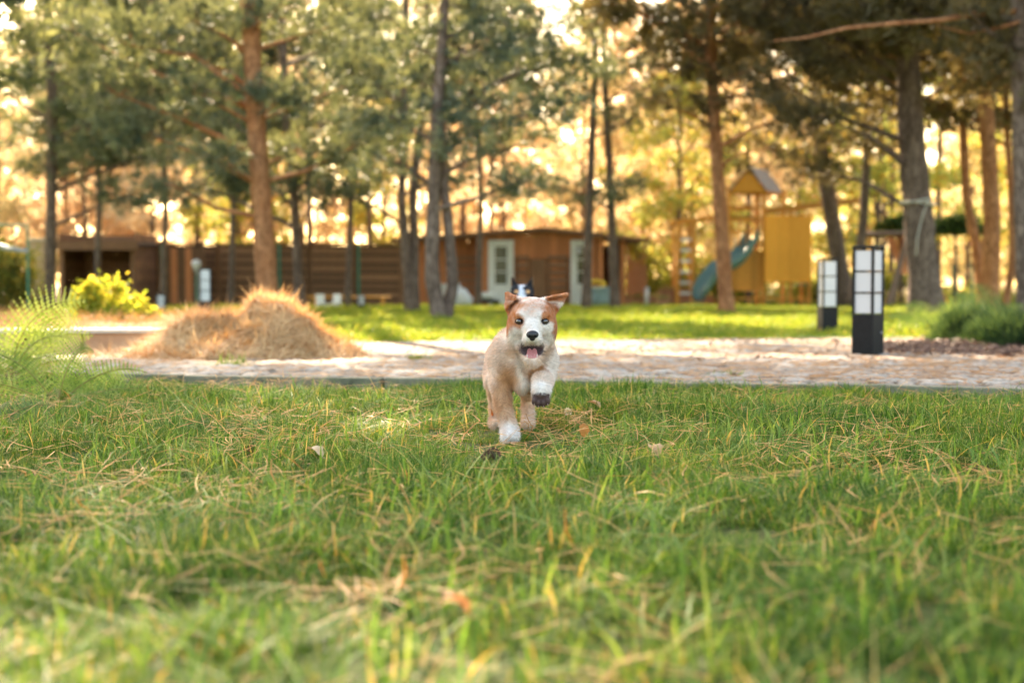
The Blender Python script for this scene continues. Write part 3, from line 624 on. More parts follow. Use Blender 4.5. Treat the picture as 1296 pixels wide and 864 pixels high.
for px, D, lab, s in ((259, 21, 'bollard lamp with white panels peeking over the needle heap', .82), (203, 25, 'small bollard lamp by the dark boards left of the needle heap', .45), (457, 33, 'small white bollard lamp at the foot of the plank fence', .42)):
    b_ = bollard(lab, bp(px, D), R(20), .70*s/.5*.62 if s < .6 else .78, .17 if s > .6 else .15)

# ---- needle heap
def heap():
    x0, D = at(292, 450, 8.95)[:2]; root = empty('needle_heap', (x0, D, float(ground_z(D)) + .015), 'big rust coloured heap of raked dry pine needles on the path', 'needle heap')
    k = D/1800
    def hz(x, y):
        g = lambda cx, cy, sx, sy, h: h*np.exp(-((x - cx)/sx)**2 - ((y - cy)/sy)**2)
        h = np.maximum.reduce([g(.24, .05, .33, .36, .40), g(.02, .0, .3, .3, .27), g(-.22, .05, .25, .30, .32), g(.42, -.02, .28, .3, .27)])
        h = np.maximum(h, g(-.45, -.25, .50, .22, .045)); h = np.maximum(h, g(.05, -.35, .55, .2, .11))
        P = np.stack([x.ravel(), y.ravel()], 1); h = h*.92*(.78 + .5*vnoise(P, 9, 2).reshape(x.shape)); return h + .07*(vnoise(P, 22, 4).reshape(x.shape) - .5)*(h > .03) - .02
    gx, gy = np.linspace(-1.6, 1.0, 130), np.linspace(-.8, .8, 100); X, Y = np.meshgrid(gx, gy); V = np.stack([X, Y, hz(X, Y)], 2).reshape(-1, 3)
    i = np.arange(99*130).reshape(-1, 130)[:, :-1].ravel(); F = np.stack([i, i + 1, i + 131, i + 130], 1)
    hm = plain_mat('needle_heap_core', (0.30, 0.15, 0.06, 1), (0.50, 0.29, 0.13, 1), 22, 0.95, 0.6, bdist=.02)
    link('heap_core', fast_mesh('heap_core', V, F, None, True), hm, root)
    n = 42000; x = RNG.uniform(-1.6, 1.0, n*2); y = RNG.uniform(-.8, .8, n*2); h = hz(x, y); q = h > -.004; q &= RNG.random(len(x)) < .25 + h*3; x, y, h = x[q][:n], y[q][:n], h[q][:n]; n = len(x)
    P = np.stack([x, y, h + RNG.uniform(-.008, .018, n)], 1); e = .02; nx = -(hz(x + e, y) - hz(x - e, y))/(2*e); ny = -(hz(x, y + e) - hz(x, y - e))/(2*e); N = np.stack([nx, ny, np.ones(n)], 1); N /= np.linalg.norm(N, axis=1)[:, None]
    cz = np.stack([np.cos(5*x + 3*y), np.sin(4*y - 3*x), 0*x], 1); d = cz*.5 + unit(n)*.9; d -= N*(d*N).sum(1)[:, None]; d /= np.linalg.norm(d, axis=1)[:, None]; d += N*np.abs(RNG.normal(0, .4, n))[:, None]
    p = np.cross(d, N); p /= np.linalg.norm(p, axis=1)[:, None] + 1e-6; L = RNG.uniform(.06, .14, n)[:, None]; W = .0062
    V = np.stack([P - p*W/2, P + p*W/2, P + d*L], 1).reshape(-1, 3); F = np.arange(3*n).reshape(-1, 3)
    t = np.clip(vnoise(P[:, :2], 11, 9)*.8 + RNG.normal(.05, .25, n), 0, 1); col = np.repeat(lerpc((.48, .28, .11), (.86, .66, .38), t), 3, 0)
    tag(link('loose_needles', fast_mesh('loose_needles', V, F, col), M['straw'], root), kind='stuff')
heap()

# ---- raised bed
def raised_bed():
    y = 9.4; x1 = at(206, 430, y)[0]; z0 = float(ground_z(y)); H = .165
    r = empty('raised_bed', (x1, y, z0), 'raised bed of brown stone slabs with a pale cap at left', 'garden wall')
    x = .0; j = 0
    while x > -3.2:
        L = (.52, .38, .62, .30, .47)[j % 5]
        o = MB().box((0, 0, 0), (L - .018, .10, H + .03)).build('stone_slab', M['sandstone'], r, bevel=.008); o.location = (x - L/2, 0 + random.uniform(-.006, .006), H/2 - .015); x -= L; j += 1
    x = .0
    while x > -3.2:
        o = MB().box((0, 0, 0), (.69, .19, .028)).build('cap_stone', M['cap'], r, bevel=.006); o.location = (x - .35, .02, H + .0155 + random.uniform(-.001, .001)); x -= .70
    for k in range(8):
        o = MB().box((0, 0, 0), (.10, .54, H + .03)).build('stone_slab', M['sandstone'], r, bevel=.008); o.location = (.02, .36 + k*.56, H/2 - .015)
        o = MB().box((0, 0, 0), (.18, .555, .028)).build('cap_stone', M['cap'], r, bevel=.006); o.location = (.02, .40 + k*.56, H + .0155)
    xs = np.linspace(-3.3, -.03, 60); ys = np.linspace(.05, 4.9, 70); X, Y = np.meshgrid(xs, ys); P = np.stack([X.ravel(), Y.ravel()], 1)
    V = np.column_stack([P, H - .02 + .05*(vnoise(P, 5, 2) - .3)]); i = np.arange(69*60).reshape(-1, 60)[:, :-1].ravel(); F = np.stack([i, i + 1, i + 61, i + 60], 1)
    link('bed_soil', fast_mesh('bed_soil', V, F, None, True), plain_mat('bed_soil', (0.14, 0.075, 0.03, 1), (0.36, 0.22, 0.10, 1), 12, .95, .6, bdist=.02), r)
    n = 5000; P = np.stack([RNG.uniform(-3.3, 0, n), RNG.uniform(.1, 4.9, n), RNG.uniform(H - .02, H + .05, n)], 1)
    V, F, co = needle_tris(P, np.tile((0, 0, .1), (n, 1)), 2, .11, .004, (.3, .16, .06), (.6, .40, .2), 1)
    tag(link('dry_litter', fast_mesh('dry_litter', V, F, co), M['straw'], r), kind='stuff')
raised_bed()

# ---- plank fence with shed bay
def fence():
    D = 41.5; g = float(ground_z(D)); X = lambda px: at(px, 380, D)[0]; x0, x1 = X(160), X(508)
    r = empty('plank_fence', (x0, D, g), 'long dark brown plank fence behind the needle heap', 'fence'); n = 6; bay = (x1 - x0)/n; H = at(300, 309, D)[2] - g
    for k in range(n + 1):
        o = MB().box((0, 0, 0), (.14, .08, H + .04)).build('post', M['fence'], r); o.location = (k*bay, .09, H/2 - .03)
    for k in range(n):
        z = -.02; j = 0
        while z < H - .1:
            hh = .215; gap = .042
            
            o = MB().box((0, 0, 0), (bay - .115, .025, hh)).build('plank', M['fence'], r); o.location = ((k + .5)*bay, random.uniform(-.008, .008), z + hh/2); z += hh + gap; j += 1
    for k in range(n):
        o = MB().box((0, 0, 0), (bay - .10, .02, H - .02)).build('added_gap_backing', M['gap_dark'], r); o.location = ((k + .5)*bay, .075, H/2 - .02)  # added sheet, coloured near black so the plank gaps read as shade
    o = MB().box(((x1 - x0)/2, .06, H + .01), (x1 - x0 + .2, .24, .05)).build('top_rail', M['fence'], r)
    return r, x0, g, H
fr_, fx0, fg, fH = fence()
def shed():
    D = 39; X = lambda px: at(px, 380, D)[0]; x0, x1 = X(76), X(172); g = float(ground_z(D)); H = at(100, 309, D)[2] - g
    r = empty('open_shed', ((x0 + x1)/2, D, g), 'dark open fronted shed at the left end of the plank fence', 'shed'); W = x1 - x0
    for x in (-W/2 + .06, W/2 - .06):
        for y in (0, 2.2): MB().box((x, y, H/2 - .05), (.12, .12, H)).build('post', M['fence'], r)
    MB().box((0, 1.1, H + .03), (W + .3, 2.9, .07), rx=R(1.5)).build('roof', M['roofing'], r)
    MB().box((0, -.38, H - .05), (W + .3, .03, .24)).build('fascia', M['fence'], r)
    for k in range(11): MB().box((0, 2.3, .1 + k*.185), (W, .03, .183)).build('wall_board', M['fence'], r)
    for k in range(11):
        MB().box((-W/2 - .0, 1.1, .1 + k*.185), (.03, 2.2, .183)).build('wall_board', M['fence'], r); MB().box((W/2 + .0, 1.1, .1 + k*.185), (.03, 2.2, .183)).build('wall_board', M['fence'], r)
    return r
shed()
# upright boards (garden gate) in front of the fence
def gate():
    D = 40.3; X = lambda px: at(px, 380, D)[0]; x0 = X(207); g = float(ground_z(D)); r = empty('board_gate', (x0, D, g), 'reddish brown gate of upright boards in the plank fence', 'gate')
    for k in range(5): MB().box((.1 + k*.205, 0, .85), (.185, .03, 1.62)).build('gate_board', M['cabin'] if k % 2 else M['fence'], r)
    for z in (.3, 1.4): MB().box((.51, .04, z), (1.02, .04, .1)).build('rail', M['fence'], r)
    for x in (-.08, 1.1): MB().box((x, .02, .9), (.12, .12, 1.9)).build('gate_post', M['fence'], r)
gate()
def fence_post(px, D, h, label):
    r = empty('fence_post', bp(px, D), label, 'post', 'green metal posts before the plank fence')
    MB().tube([(0, 0, -.2), (0, 0, h)], .035, 8).build('tube', M['green_mt'], r); MB().ball((0, 0, h), (.045, .045, .03), 8, 6).build('post_cap', M['green_mt'], r)
for px, lab in ((205, 'green metal post left of the upright board gate'), (354, 'green metal post just right of the orange barked pine'), (454, 'green metal post behind the small white bollard lamp')): fence_post(px, 39.9, 1.75, lab)

# ---- globe lamp
r = empty('globe_lamp', bp(249, 31), 'slim garden lamp post with a round white globe', 'garden lamp'); zt = at(249, 334, 31)[2] - r.location.z
MB().tube([(0, 0, -.05), (0, 0, .1), (0, 0, .12), (0, 0, zt - .2)], [.05, .05, .022, .018], 8).build('pole', M['green_mt'], r, True)
MB().tube([(0, 0, zt - .2), (0, 0, zt - .12), (0, 0, zt - .09)], [.02, .06, .065], 10).build('collar', M['grey_mt'], r, True); MB().ball((0, 0, zt), .1, 14, 10).build('globe', M['opal'], r, True)

# ---- cabin
def cabin():
    D = 42; g = float(ground_z(D)); X = lambda px: at(px, 380, D)[0]; Z = lambda py: at(600, py, D)[2] - g
    cx = X(690); r = empty('garden_cabin', (cx, D, g), 'red brown wooden garden cabin with a shallow gable roof and white framed doors', 'cabin')
    x = lambda px: X(px) - cx
    def gable(name, a, b, y, mat, th=.06):   # wall whose top follows the roof
        za = np.interp(a, [x(500), x(690), x(815)], [Z(307), Z(293), Z(306)]); zb = np.interp(b, [x(500), x(690), x(815)], [Z(307), Z(293), Z(306)])
        V = [(a, y, -.1), (b, y, -.1), (b, y, zb), (a, y, za), (a, y + th, -.1), (b, y + th, -.1), (b, y + th, zb), (a, y + th, za)]
        return MB().add(V, [(0, 1, 2, 3), (5, 4, 7, 6), (0, 4, 5, 1), (1, 5, 6, 2), (2, 6, 7, 3), (3, 7, 4, 0)]).build(name, mat, r)
    # front: boards of the gable, recessed bay at left, porch at right
    px = 610
    while px < 755:
        w_ = 9.6; a, b = x(px), x(px + w_) - .012
        if not (616 < px + 5 < 650 or 722 < px + 5 < 748): gable('wall_board', a, b, 0, M['cabin'])
        else:
            zb = Z(303); ga = np.interp((a + b)/2, [x(500), x(690), x(815)], [Z(307), Z(293), Z(306)]); MB().box(((a + b)/2, .03, (zb + ga)/2), (b - a, .06, ga - zb)).build('wall_board', M['cabin'], r)
        px += w_
    px = 505
    while px < 610: gable('wall_board', x(px), x(px + 9.6) - .012, .9, M['cabin']); px += 9.6
    MB().box((x(610) + .03, .48, Z(300)/2), (.06, .9, Z(300))).build('side_wall', M['cabin'], r); MB().box((x(755), 1.9, Z(302)/2), (.06, 3.8, Z(302))).build('side_wall', M['cabin'], r)
    MB().box((x(505), 2.4, Z(308)/2), (.06, 3, Z(308))).build('side_wall', M['cabin'], r); MB().box(((x(505) + x(790))/2, 3.9, Z(306)/2), (x(790) - x(505), .06, Z(306))).build('back_wall', M['cabin'], r)
    MB().box((x(788), .05, Z(304)/2), (.14, .12, Z(304))).build('porch_post', M['cabin'], r); MB().box((x(788), 2.0, Z(306)/2), (.06, 3.7, Z(306))).build('side_wall', M['cabin'], r)
    for s, (pa, ya, pb, yb_) in enumerate(((496, 305, 690, 291), (690, 291, 820, 305))):
        a, b, za, zb = x(pa), x(pb), Z(ya), Z(yb_); V = []
        for (xx, zz) in ((a, za), (b, zb)): V += [(xx, -.35, zz), (xx, 4.2, zz), (xx, -.35, zz + .07), (xx, 4.2, zz + .07)]
        MB().add(V, [(0, 1, 3, 2), (4, 6, 7, 5), (0, 2, 6, 4), (1, 5, 7, 3), (2, 3, 7, 6), (0, 4, 5, 1)]).build('roof_slab', M['roofing'], r)
        MB().bar((a, -.375, za + .0), (b - .002, -.375, zb + .0), .035, .12).build('fascia', M['fence'], r)
    MB().box(((x(505) + x(755))/2, 1.05, Z(306)/2 - .02), (x(755) - x(505) - .02, .04, Z(306) - .05)).build('gap_light_stop', M['fence'], r)  # added sheets that stop bright light showing between the wall boards
    gable('gap_light_stop', x(614), x(752), .075, M['fence'], .02)
    def door(pl, pr, label=None):
        a, b = x(pl), x(pr); zt = Z(304); cxx = (a + b)/2; W = b - a
        f = MB().box((a + .05, -.02, zt/2), (.10, .1, zt)).box((b - .05, -.02, zt/2), (.10, .1, zt)).box((cxx, -.02, zt - .05), (W - .2, .098, .1)).build('door_frame', M['white'], r)
        d = MB().box((cxx, .02, .33), (W - .2, .05, .66)).box((a + .15, .02, zt/2 + .27), (.1, .05, zt - .76)).box((b - .15, .02, zt/2 + .27), (.1, .05, zt - .76)).box((cxx, .02, zt - .15), (W - .4, .05, .08)).build('door', M['white'], r)
        MB().box((cxx, .03, (zt + .46)/2), (W - .4, .02, zt - .86)).build('pane', M['glass'], d)
        for k in (1, 2): MB().box((cxx, .01, .66 + (zt - .86)*k/3), (W - .4, .03, .035)).build('glazing_bar', M['white'], d)
        MB().ball((b - .17, -.03, 1.0), .03, 8, 6).build('handle', M['grey_mt'], d)
    door(618, 650); door(722, 748)
    for a_, b_ in ((576, 606), (654, 668), (694, 718)):
        for k in range(5): MB().box(((x(a_) + x(b_))/2, -.12 if a_ > 600 else .76, Z(326) - k*.22), (x(b_) - x(a_), .03, .11)).build('trellis_slat', M['slat'], r)
        for q in (a_, b_): MB().box((x(q), -.08 if a_ > 600 else .80, .75), (.07, .05, 1.5)).build('trellis_post', M['fence'], r)
    MB().box(((x(671) + x(691))/2, -.07, .72), (x(691) - x(671), .05, 1.35)).build('shutter_board', M['fence'], r); MB().box((x(561), .82, .40), (.48, .14, .56)).build('meter_box', M['white'], r)
    lm = MB().ball((x(732), -.16, Z(318)), .09, 10, 8).build('wall_lamp', M['opal'], r); MB().tube([(x(732), -.16, Z(318) + .08), (x(732), .0, Z(312))], .015, 6).build('lamp_arm', M['black'], lm)
    return r
cabin()
def simple(name, label, cat, loc, parts, group=None, rz=0):
    r = empty(name, loc, label, cat, group, rz)
    for nm, mb, mat, *kw in parts: mb.build(nm, M[mat], r, *( [True] if kw else []))
    return r
simple('storage_tub', 'blue grey plastic tub on the cabin porch', 'tub', bp(761, 40.6, float(ground_z(41)) + .0), [('tub', MB().tube([(0, 0, 0), (0, 0, .30), (0, 0, .5), (0, 0, .53)], [.26, .28, .31, .33], 14), 'bluegrey', 1), ('lid', MB().tube([(0, 0, .53), (0, 0, .57)], [.34, .31], 14), 'bluegrey', 1)])
simple('toy_ring', 'yellow oval swim ring leaning above the blue grey tub', 'toy', (at(754, 372, 41.2)[0], 41.2, float(ground_z(41)) + .62), [('ring', MB().tube([(.26*math.cos(a), .02*math.sin(a), .02 + .10*math.sin(a)) for a in np.linspace(0, 6.283, 17)], .06, 8), 'yellow', 1), ('shelf', MB().box((0, .1, -.10), (.7, .3, .05)).box((-.3, .1, -.36), (.05, .25, .5)).box((.3, .1, -.36), (.05, .25, .5)), 'greywood')])
simple('white_sack', 'slumped pale sack against the cabin wall', 'sack', bp(582, 41), [('sack', MB().ball((0, 0, .26), (.30, .22, .30), 12, 8).ball((.12, -.03, .18), (.26, .2, .22), 12, 8), 'white', 1), ('tied_neck', MB().tube([(0, 0, .52), (-.02, 0, .58), (-.05, 0, .66)], [.07, .04, .07], 8), 'white', 1)])
simple('barrow', 'small black wheeled cart with a white bowl left of the puppies', 'cart', bp(619, 40), [('bowl', MB().tube([(-.06, 0, .22), (-.06, 0, .27), (-.06, 0, .42)], [.10, .19, .24], 12), 'white', 1), ('base', MB().box((0, 0, .17), (.5, .3, .1)), 'black'), ('wheel', MB().tube([(.2, -.2, .11), (.2, -.16, .11)], .11, 12), 'black'), ('wheel', MB().tube([(.2, .16, .11), (.2, .2, .11)], .11, 12), 'black')])
simple('white_post', 'short white post between the cabin porch and the planters', 'post', bp(758 + 60, 43), [('post', MB().tube([(0, 0, 0), (0, 0, .52)], .07, 10), 'white', 1), ('post_cap', MB().ball((0, 0, .53), (.08, .08, .04), 10, 6), 'white', 1)])
simple('tan_wall', 'tan rendered wall end behind the cabin eave', 'wall', bp(806, 46.5), [('wall_face', MB().box((0, 0, .95), (.65, .3, 1.95)), 'tan'), ('coping', MB().box((0, 0, 1.95), (.75, .4, .06)), 'cap')])
simple('tan_wall', 'tan rendered gate pier at left beside the straight grey pine', 'wall', bp(49, 36), [('wall_face', MB().box((0, 0, .85), (.38, .3, 1.75)), 'tan'), ('coping', MB().box((0, 0, 1.75), (.46, .38, .06)), 'cap')])
# white garden chairs by the fence
def chair(px, D, rz, label):
    r = empty('garden_chair', bp(px, D), label, 'chair', 'white garden chairs by the fence', rz); r.scale = (.62,)*3
    MB().box((0, 0, .25), (.34, .34, .03)).build('seat', M['white'], r, bevel=.01); MB().box((0, .16, .44), (.34, .03, .34), rx=R(-8)).build('backrest', M['white'], r, bevel=.01)
    for sx in (-1, 1):
        for sy in (-1, 1): MB().box((sx*.15, sy*.15, .12), (.03, .03, .24)).build('leg', M['white'], r)
chair(407, 33, .5, 'small white garden chair, nearer the needle heap'); chair(424, 34, -.4, 'small white garden chair, nearer the white bollard lamp')
# bench plank lit orange on the ground
simple('long_bench', 'long low wooden bench in front of the plank fence', 'bench', bp(442, 38), [('seat', MB().box((0, 0, .3), (2.2, .3, .05)), 'play'), ('leg', MB().box((-.9, 0, .13), (.08, .25, .28)), 'play'), ('leg', MB().box((.9, 0, .13), (.08, .25, .28)), 'play')])
# terracotta planters
for k, (px, D, W, H) in enumerate(((797, 43.5, 1.0, .24), (822, 43.8, .9, .26), (845, 44.2, .6, .48), (862, 44.4, .55, .5), (839, 43, .4, .2), (885, 45, .9, .26))):
    lab = ['long low terracotta planter nearest the cabin', 'low terracotta planter beside the white post', 'tall terracotta planter left of the wooden ladder', 'tall terracotta planter at the foot of the wooden ladder', 'small terracotta trough before the tall planters', 'low terracotta planter under the monkey bars'][k]
    r = simple('terracotta_planter', lab, 'planter', bp(px, D), [('box', MB().box((0, 0, H/2), (W, .36, H)), 'terra'), ('rim', MB().box((0, 0, H - .02), (W + .05, .41, .05)), 'terra')], 'terracotta planters by the play area')
    c = RNG.uniform(-.5, .5, (160, 3))*np.array((W*.9, .3, .12)) + np.array((0, 0, H + .05)); V, F, co = leaf_quads(c, .09, (.2, .26, .05), (.6, .45, .25))
    tag(link('plants', fast_mesh('plants', V, F, co), M['autumn'], r), kind='stuff')
# green metal frame at left with grey tube
def gframe():
    D = 24; g = float(ground_z(D)); X = lambda px: at(px, 380, D)[0]; r = empty('green_arch', (X(36), D, g), 'green metal pipe frame before the leafy hedge at far left', 'metal frame')
    zt = at(36, 285, D)[2] - g; MB().tube([(0, 0, -.1), (0, 0, zt)], .022, 8).build('upright', M['green_mt'], r); MB().tube([(-.9, 0, -.1), (-.9, 0, zt)], .022, 8).build('upright', M['green_mt'], r)
    MB().tube([(-.9, 0, zt), (0, 0, zt)], .022, 8).build('crossbar', M['green_mt'], r)
    z2 = at(36, 318, D)[2] - g; MB().tube([(-.75, -.03, z2 + .2), (-.35, -.03, z2 + .05), (.02, -.03, z2)], [.05, .04, .035], 8).build('grey_tube', M['grey_mt'], r, True)
gframe()

# ---- play tower
def play():
    D = 44; g = float(ground_z(D)); X = lambda px: at(px, 380, D)[0]; Z = lambda py: at(900, py, D)[2] - g; cx = X(965); x = lambda p: X(p) - cx
    r = empty('play_tower', (cx, D, g), 'honey coloured timber play tower with green slide, swing beam and ladder', 'play tower')
    def part(nm, mb, m='play', sm=False, parent=None): return mb.build(nm, M[m], parent or r, sm)
    xl, xr = x(922), x(966); xr2 = x(1024)
    for xx, y, t in ((xl, 0, 238), (xr, 0, 238), (xl, 1.2, 238), (xr, 1.2, 238), (x(1000), 1.2, 238), (x(1000), 0, 268), (xr2, 0, 268), (xr2, 1.2, 268)): part('post', MB().box((xx, y, Z(t)/2), (.10, .10, Z(t))))
    part('deck', MB().box(((xl + xr2)/2, .6, Z(318)), (xr2 - xl, 1.2, .06)))
    # gable roof: shingled slopes
    zr, ze = Z(212), Z(243)
    m_, ex, ey_ = x(945), x(1003) - x(966), 1.9          # ridge runs to the right and back
    for side, e in ((-1, x(920)), (1, x(968))):
        for k in range(5):
            t0, t1 = k/5, (k + 1)/5; xa, xb = m_ + (e - m_)*t0, m_ + (e - m_)*t1; za, zb = zr + (ze - zr)*t0, zr + (ze - zr)*t1; off = .02; q = -.25
            V = [(xa, q, za), (xb, q, zb + off), (xb + ex, q + ey_, zb + off), (xa + ex, q + ey_, za), (xa, q, za + .03), (xb, q, zb + off + .03), (xb + ex, q + ey_, zb + off + .03), (xa + ex, q + ey_, za + .03)]
            part('shingle_course', MB().add(V, [(0, 1, 2, 3), (4, 7, 6, 5), (0, 4, 5, 1), (1, 5, 6, 2), (2, 6, 7, 3), (3, 7, 4, 0)]), 'shingle')
    for y, dx in ((-.2, 0), (1.55, ex)):
        V = [(x(922) + dx, y, ze - .02), (x(967) + dx, y, ze - .02), (m_ + dx, y, zr - .04), (x(922) + dx, y + .03, ze - .02), (x(967) + dx, y + .03, ze - .02), (m_ + dx, y + .03, zr - .04)]
        part('gable_board', MB().add(V, [(0, 1, 2), (3, 5, 4), (0, 3, 4, 1), (1, 4, 5, 2), (2, 5, 3, 0)]), 'play2' if y < 0 else 'play')
    part('eave_beam', MB().bar((xl, 0, ze - .03), (x(966), 0, ze - .03), .08)); part('eave_beam', MB().bar((xr, 0, ze - .03), (x(1000), 1.2, ze - .03), .08))
    # right panel bay: three broad boards
    for k in range(4):
        a = x(967) + (x(1026) - x(967))*k/4; b = x(967) + (x(1026) - x(967))*(k + 1)/4 - .004
        part('wall_panel', MB().box(((a + b)/2, -.08, (Z(273) + Z(357))/2), (b - a, .04, Z(273) - Z(357))), 'play2')
    for zz in (300, 330): part('batten', MB().box(((x(967) + x(1026))/2, -.03, Z(zz)), (x(1026) - x(967), .04, .07)))
    # lower left panel
    for k in range(5):
        a = x(926) + (x(966) - x(926))*k/5; b = x(926) + (x(966) - x(926))*(k + 1)/5 - .003
        part('lower_board', MB().box(((a + b)/2, .02, (Z(320) + Z(368))/2), (b - a, .03, Z(320) - Z(368))))
    for zz in (262, 276): part('rail', MB().box(((xl + xr)/2, -.02, Z(zz)), (xr - xl, .05, .07)))
    for k in range(5): part('baluster', MB().box((xl + (xr - xl)*(k + .5)/5, -.02, (Z(277) + Z(312))/2), (.05, .04, Z(277) - Z(312))))
    for k in range(3): part('crossbar', MB().box(((xl + xr)/2, 1.2, Z(262) - k*.35), (xr - xl, .05, .07)))
    for k in range(6): part('ground_rail', MB().box((x(930 + k*18), -.1, .12), (.05, .05, .3)))
    part('ground_rail', MB().box(((x(926) + x(1026))/2, -.1, .24), (x(1026) - x(926), .05, .05)))
    # slide
    s0, s1 = np.array((x(952), -.15, Z(302))), np.array((x(878), -1.0, .16)); n = 14; V = []; F = []
    prof = [(-.36, .36), (-.33, .36), (-.28, .02), (0, 0), (.28, .02), (.33, .36), (.36, .36), (.30, -.03), (-.30, -.03)]
    dirh = np.array((s1[0] - s0[0], s1[1] - s0[1], 0)); dirh /= np.linalg.norm(dirh); side = np.array((dirh[1], -dirh[0], 0))
    for i in range(n + 1):
        t = i/n; c = s0 + (s1 - s0)*t; c[2] = s0[2] + (s1[2] - s0[2])*(t + .10*math.sin(2*math.pi*t) + (.12*max(0, t - .8)*-1)); c[2] = max(c[2], .14)
        for u, h in prof: V.append(c + side*u + np.array((0, 0, h)))
    m = len(prof); F = [(i*m + k, i*m + (k + 1) % m, (i + 1)*m + (k + 1) % m, (i + 1)*m + k) for i in range(n) for k in range(m)] + [tuple(range(m)), tuple(n*m + k for k in range(m))[::-1]]
    sl_ = part('slide', MB().add(V, F), 'green_pl', True); e = s1 + np.array((0, 0, .14)); part('slide_foot', MB().box((s1[0] - .05, s1[1], .06), (.3, .5, .12)), 'green_pl', parent=sl_)
    # monkey bars to the left and end ladder with pale rungs
    zb = Z(281); la, lb = x(856), x(876)
    for y in (-.1,): 
        for a_, tip in ((la, x(858)), (lb, x(877))): part('ladder_post', MB().bar((a_, y, 0), (tip, y, zb + .05), .13))
    for k in range(6): part('rung', MB().box(((la + lb)/2 + .03, -.1, Z(371) + k*.33), (lb - la + .06, .07, .085)), 'white')
    for y in (-.1, .9): part('monkey_rail', MB().bar((la, y, zb), (xl, y, Z(272)), .12))
    for k in range(7): part('overhead_bar', MB().tube([(la + (xl - la)*(k + .5)/7, -.1, zb + .03 + .1*k/7), (la + (xl - la)*(k + .5)/7, .9, zb + .03 + .1*k/7)], .02, 6))
    for a_ in (la, lb): part('ladder_post', MB().bar((a_, .9, 0), (a_, .9, zb + .05), .09))
    # swing beam and A-frame
    be = x(1090); part('swing_beam', MB().bar((x(966), .1, Z(268)), (be, .1, Z(253)), .18, .2))
    for dx, y in ((-.0, -.9), (.1, 1.1)): part('frame_leg', MB().bar((be - .02, .1, Z(252)), (be + dx + .45, y, 0), .10))
    part('frame_brace', MB().bar((be + .22, -.38, Z(300)), (be + .26, .6, Z(300)), .07))
    for px in (1003, 1020):
        part('swing_rope', MB().tube([(x(px), .1, Z(264)), (x(px), .1, Z(360))], .012, 5), 'rope')
    part('swing_seat', MB().box((x(1011.5), .1, Z(360)), (x(1020) - x(1003) + .1, .2, .03)), 'green_pl')
play()
def climb():
    D = 41; g = float(ground_z(D)); X = lambda px: at(px, 380, D)[0]; Z = lambda py: at(900, py, D)[2] - g; cx = X(1150); x = lambda p: X(p) - cx
    r = empty('climbing_frame', (cx, D, g), 'low timber climbing frame with a log rail and a red brown climbing board', 'climbing frame')
    MB().tube([(x(1088), 0, Z(297)), (x(1140), 0, Z(296)), (x(1152), 0, Z(292))], .08, 8).build('log_rail', M['greywood'], r, True)
    for a, b in (((1150, 290), (1118, 372)), ((1092, 296), (1072, 375))): MB().bar((x(a[0]), -.02, Z(a[1])), (x(b[0]), -.5, 0), .13, .1).build('leg', M['greywood'], r); MB().bar((x(a[0]), .05, Z(a[1])), (x(b[0] + 20), .7, 0), .13, .1).build('leg', M['greywood'], r)
    V = [(x(1124), .3, Z(300)), (x(1168), .3, Z(292)), (x(1185), .1, Z(350)), (x(1140), .1, Z(346))]; V += [(a, b + .05, c) for a, b, c in V]
    for k in range(4):
        t0, t1 = k/4 + .01, (k + 1)/4 - .01; P = np.array(V[:4]); q = [P[0]*(1 - t0) + P[1]*t0, P[0]*(1 - t1) + P[1]*t1, P[3]*(1 - t1) + P[2]*t1, P[3]*(1 - t0) + P[2]*t0]; q = q + [p + np.array((0, .05, 0)) for p in q]
        MB().add(q, [(0, 3, 2, 1), (4, 5, 6, 7), (0, 1, 5, 4), (1, 2, 6, 5), (2, 3, 7, 6), (3, 0, 4, 7)]).build('climbing_board', M['cabin'], r)
    MB().bar((x(1150), .1, Z(284)), (x(1205), .4, 0), .1).build('leg', M['play'], r)
climb()
# rope round the big pine, with a slack line to the right
D = 25; c = at(1161, 258, D); r = empty('tied_rope', (c[0], D, c[2]), 'pale rope tied round the thick pine with two hanging tails', 'rope'); rr2 = .31
MB().tube([(rr2*math.cos(a), rr2*math.sin(a), .03*math.sin(a*2)) for a in np.linspace(0, 6.283, 25)], .016, 6).build('loop', M['rope'], r, True)
MB().tube([(rr2*math.cos(a), rr2*math.sin(a), .06*math.cos(a)+.05) for a in np.linspace(0, 6.283, 25)], .016, 6).build('loop', M['rope'], r, True)
MB().tube([(.08, -.33, 0), (-.02, -.36, -.25), (-.10, -.37, -.6), (-.12, -.40, -.9)], .012, 5).build('tail', M['rope'], r, True); MB().ball((.09, -.33, 0), .04, 8, 6).build('knot', M['rope'], r, True)
# low wire fence at right
def wire():
    D = 43; r = empty('wire_fence', bp(1180, D), 'low green wire fence with thin posts at the right side', 'fence'); X = lambda px: at(px, 380, D)[0] - r.location.x
    for px in range(1182, 1330, 24): MB().tube([(X(px), 0, 0), (X(px), 0, 1.25)], .035, 6).build('post', M['green_mt'], r)
    for z in (.3, .6, .9, 1.2): MB().tube([(X(1182), 0, z), (X(1320), 0, z)], .01, 4).build('wire', M['green_mt'], r)
wire()
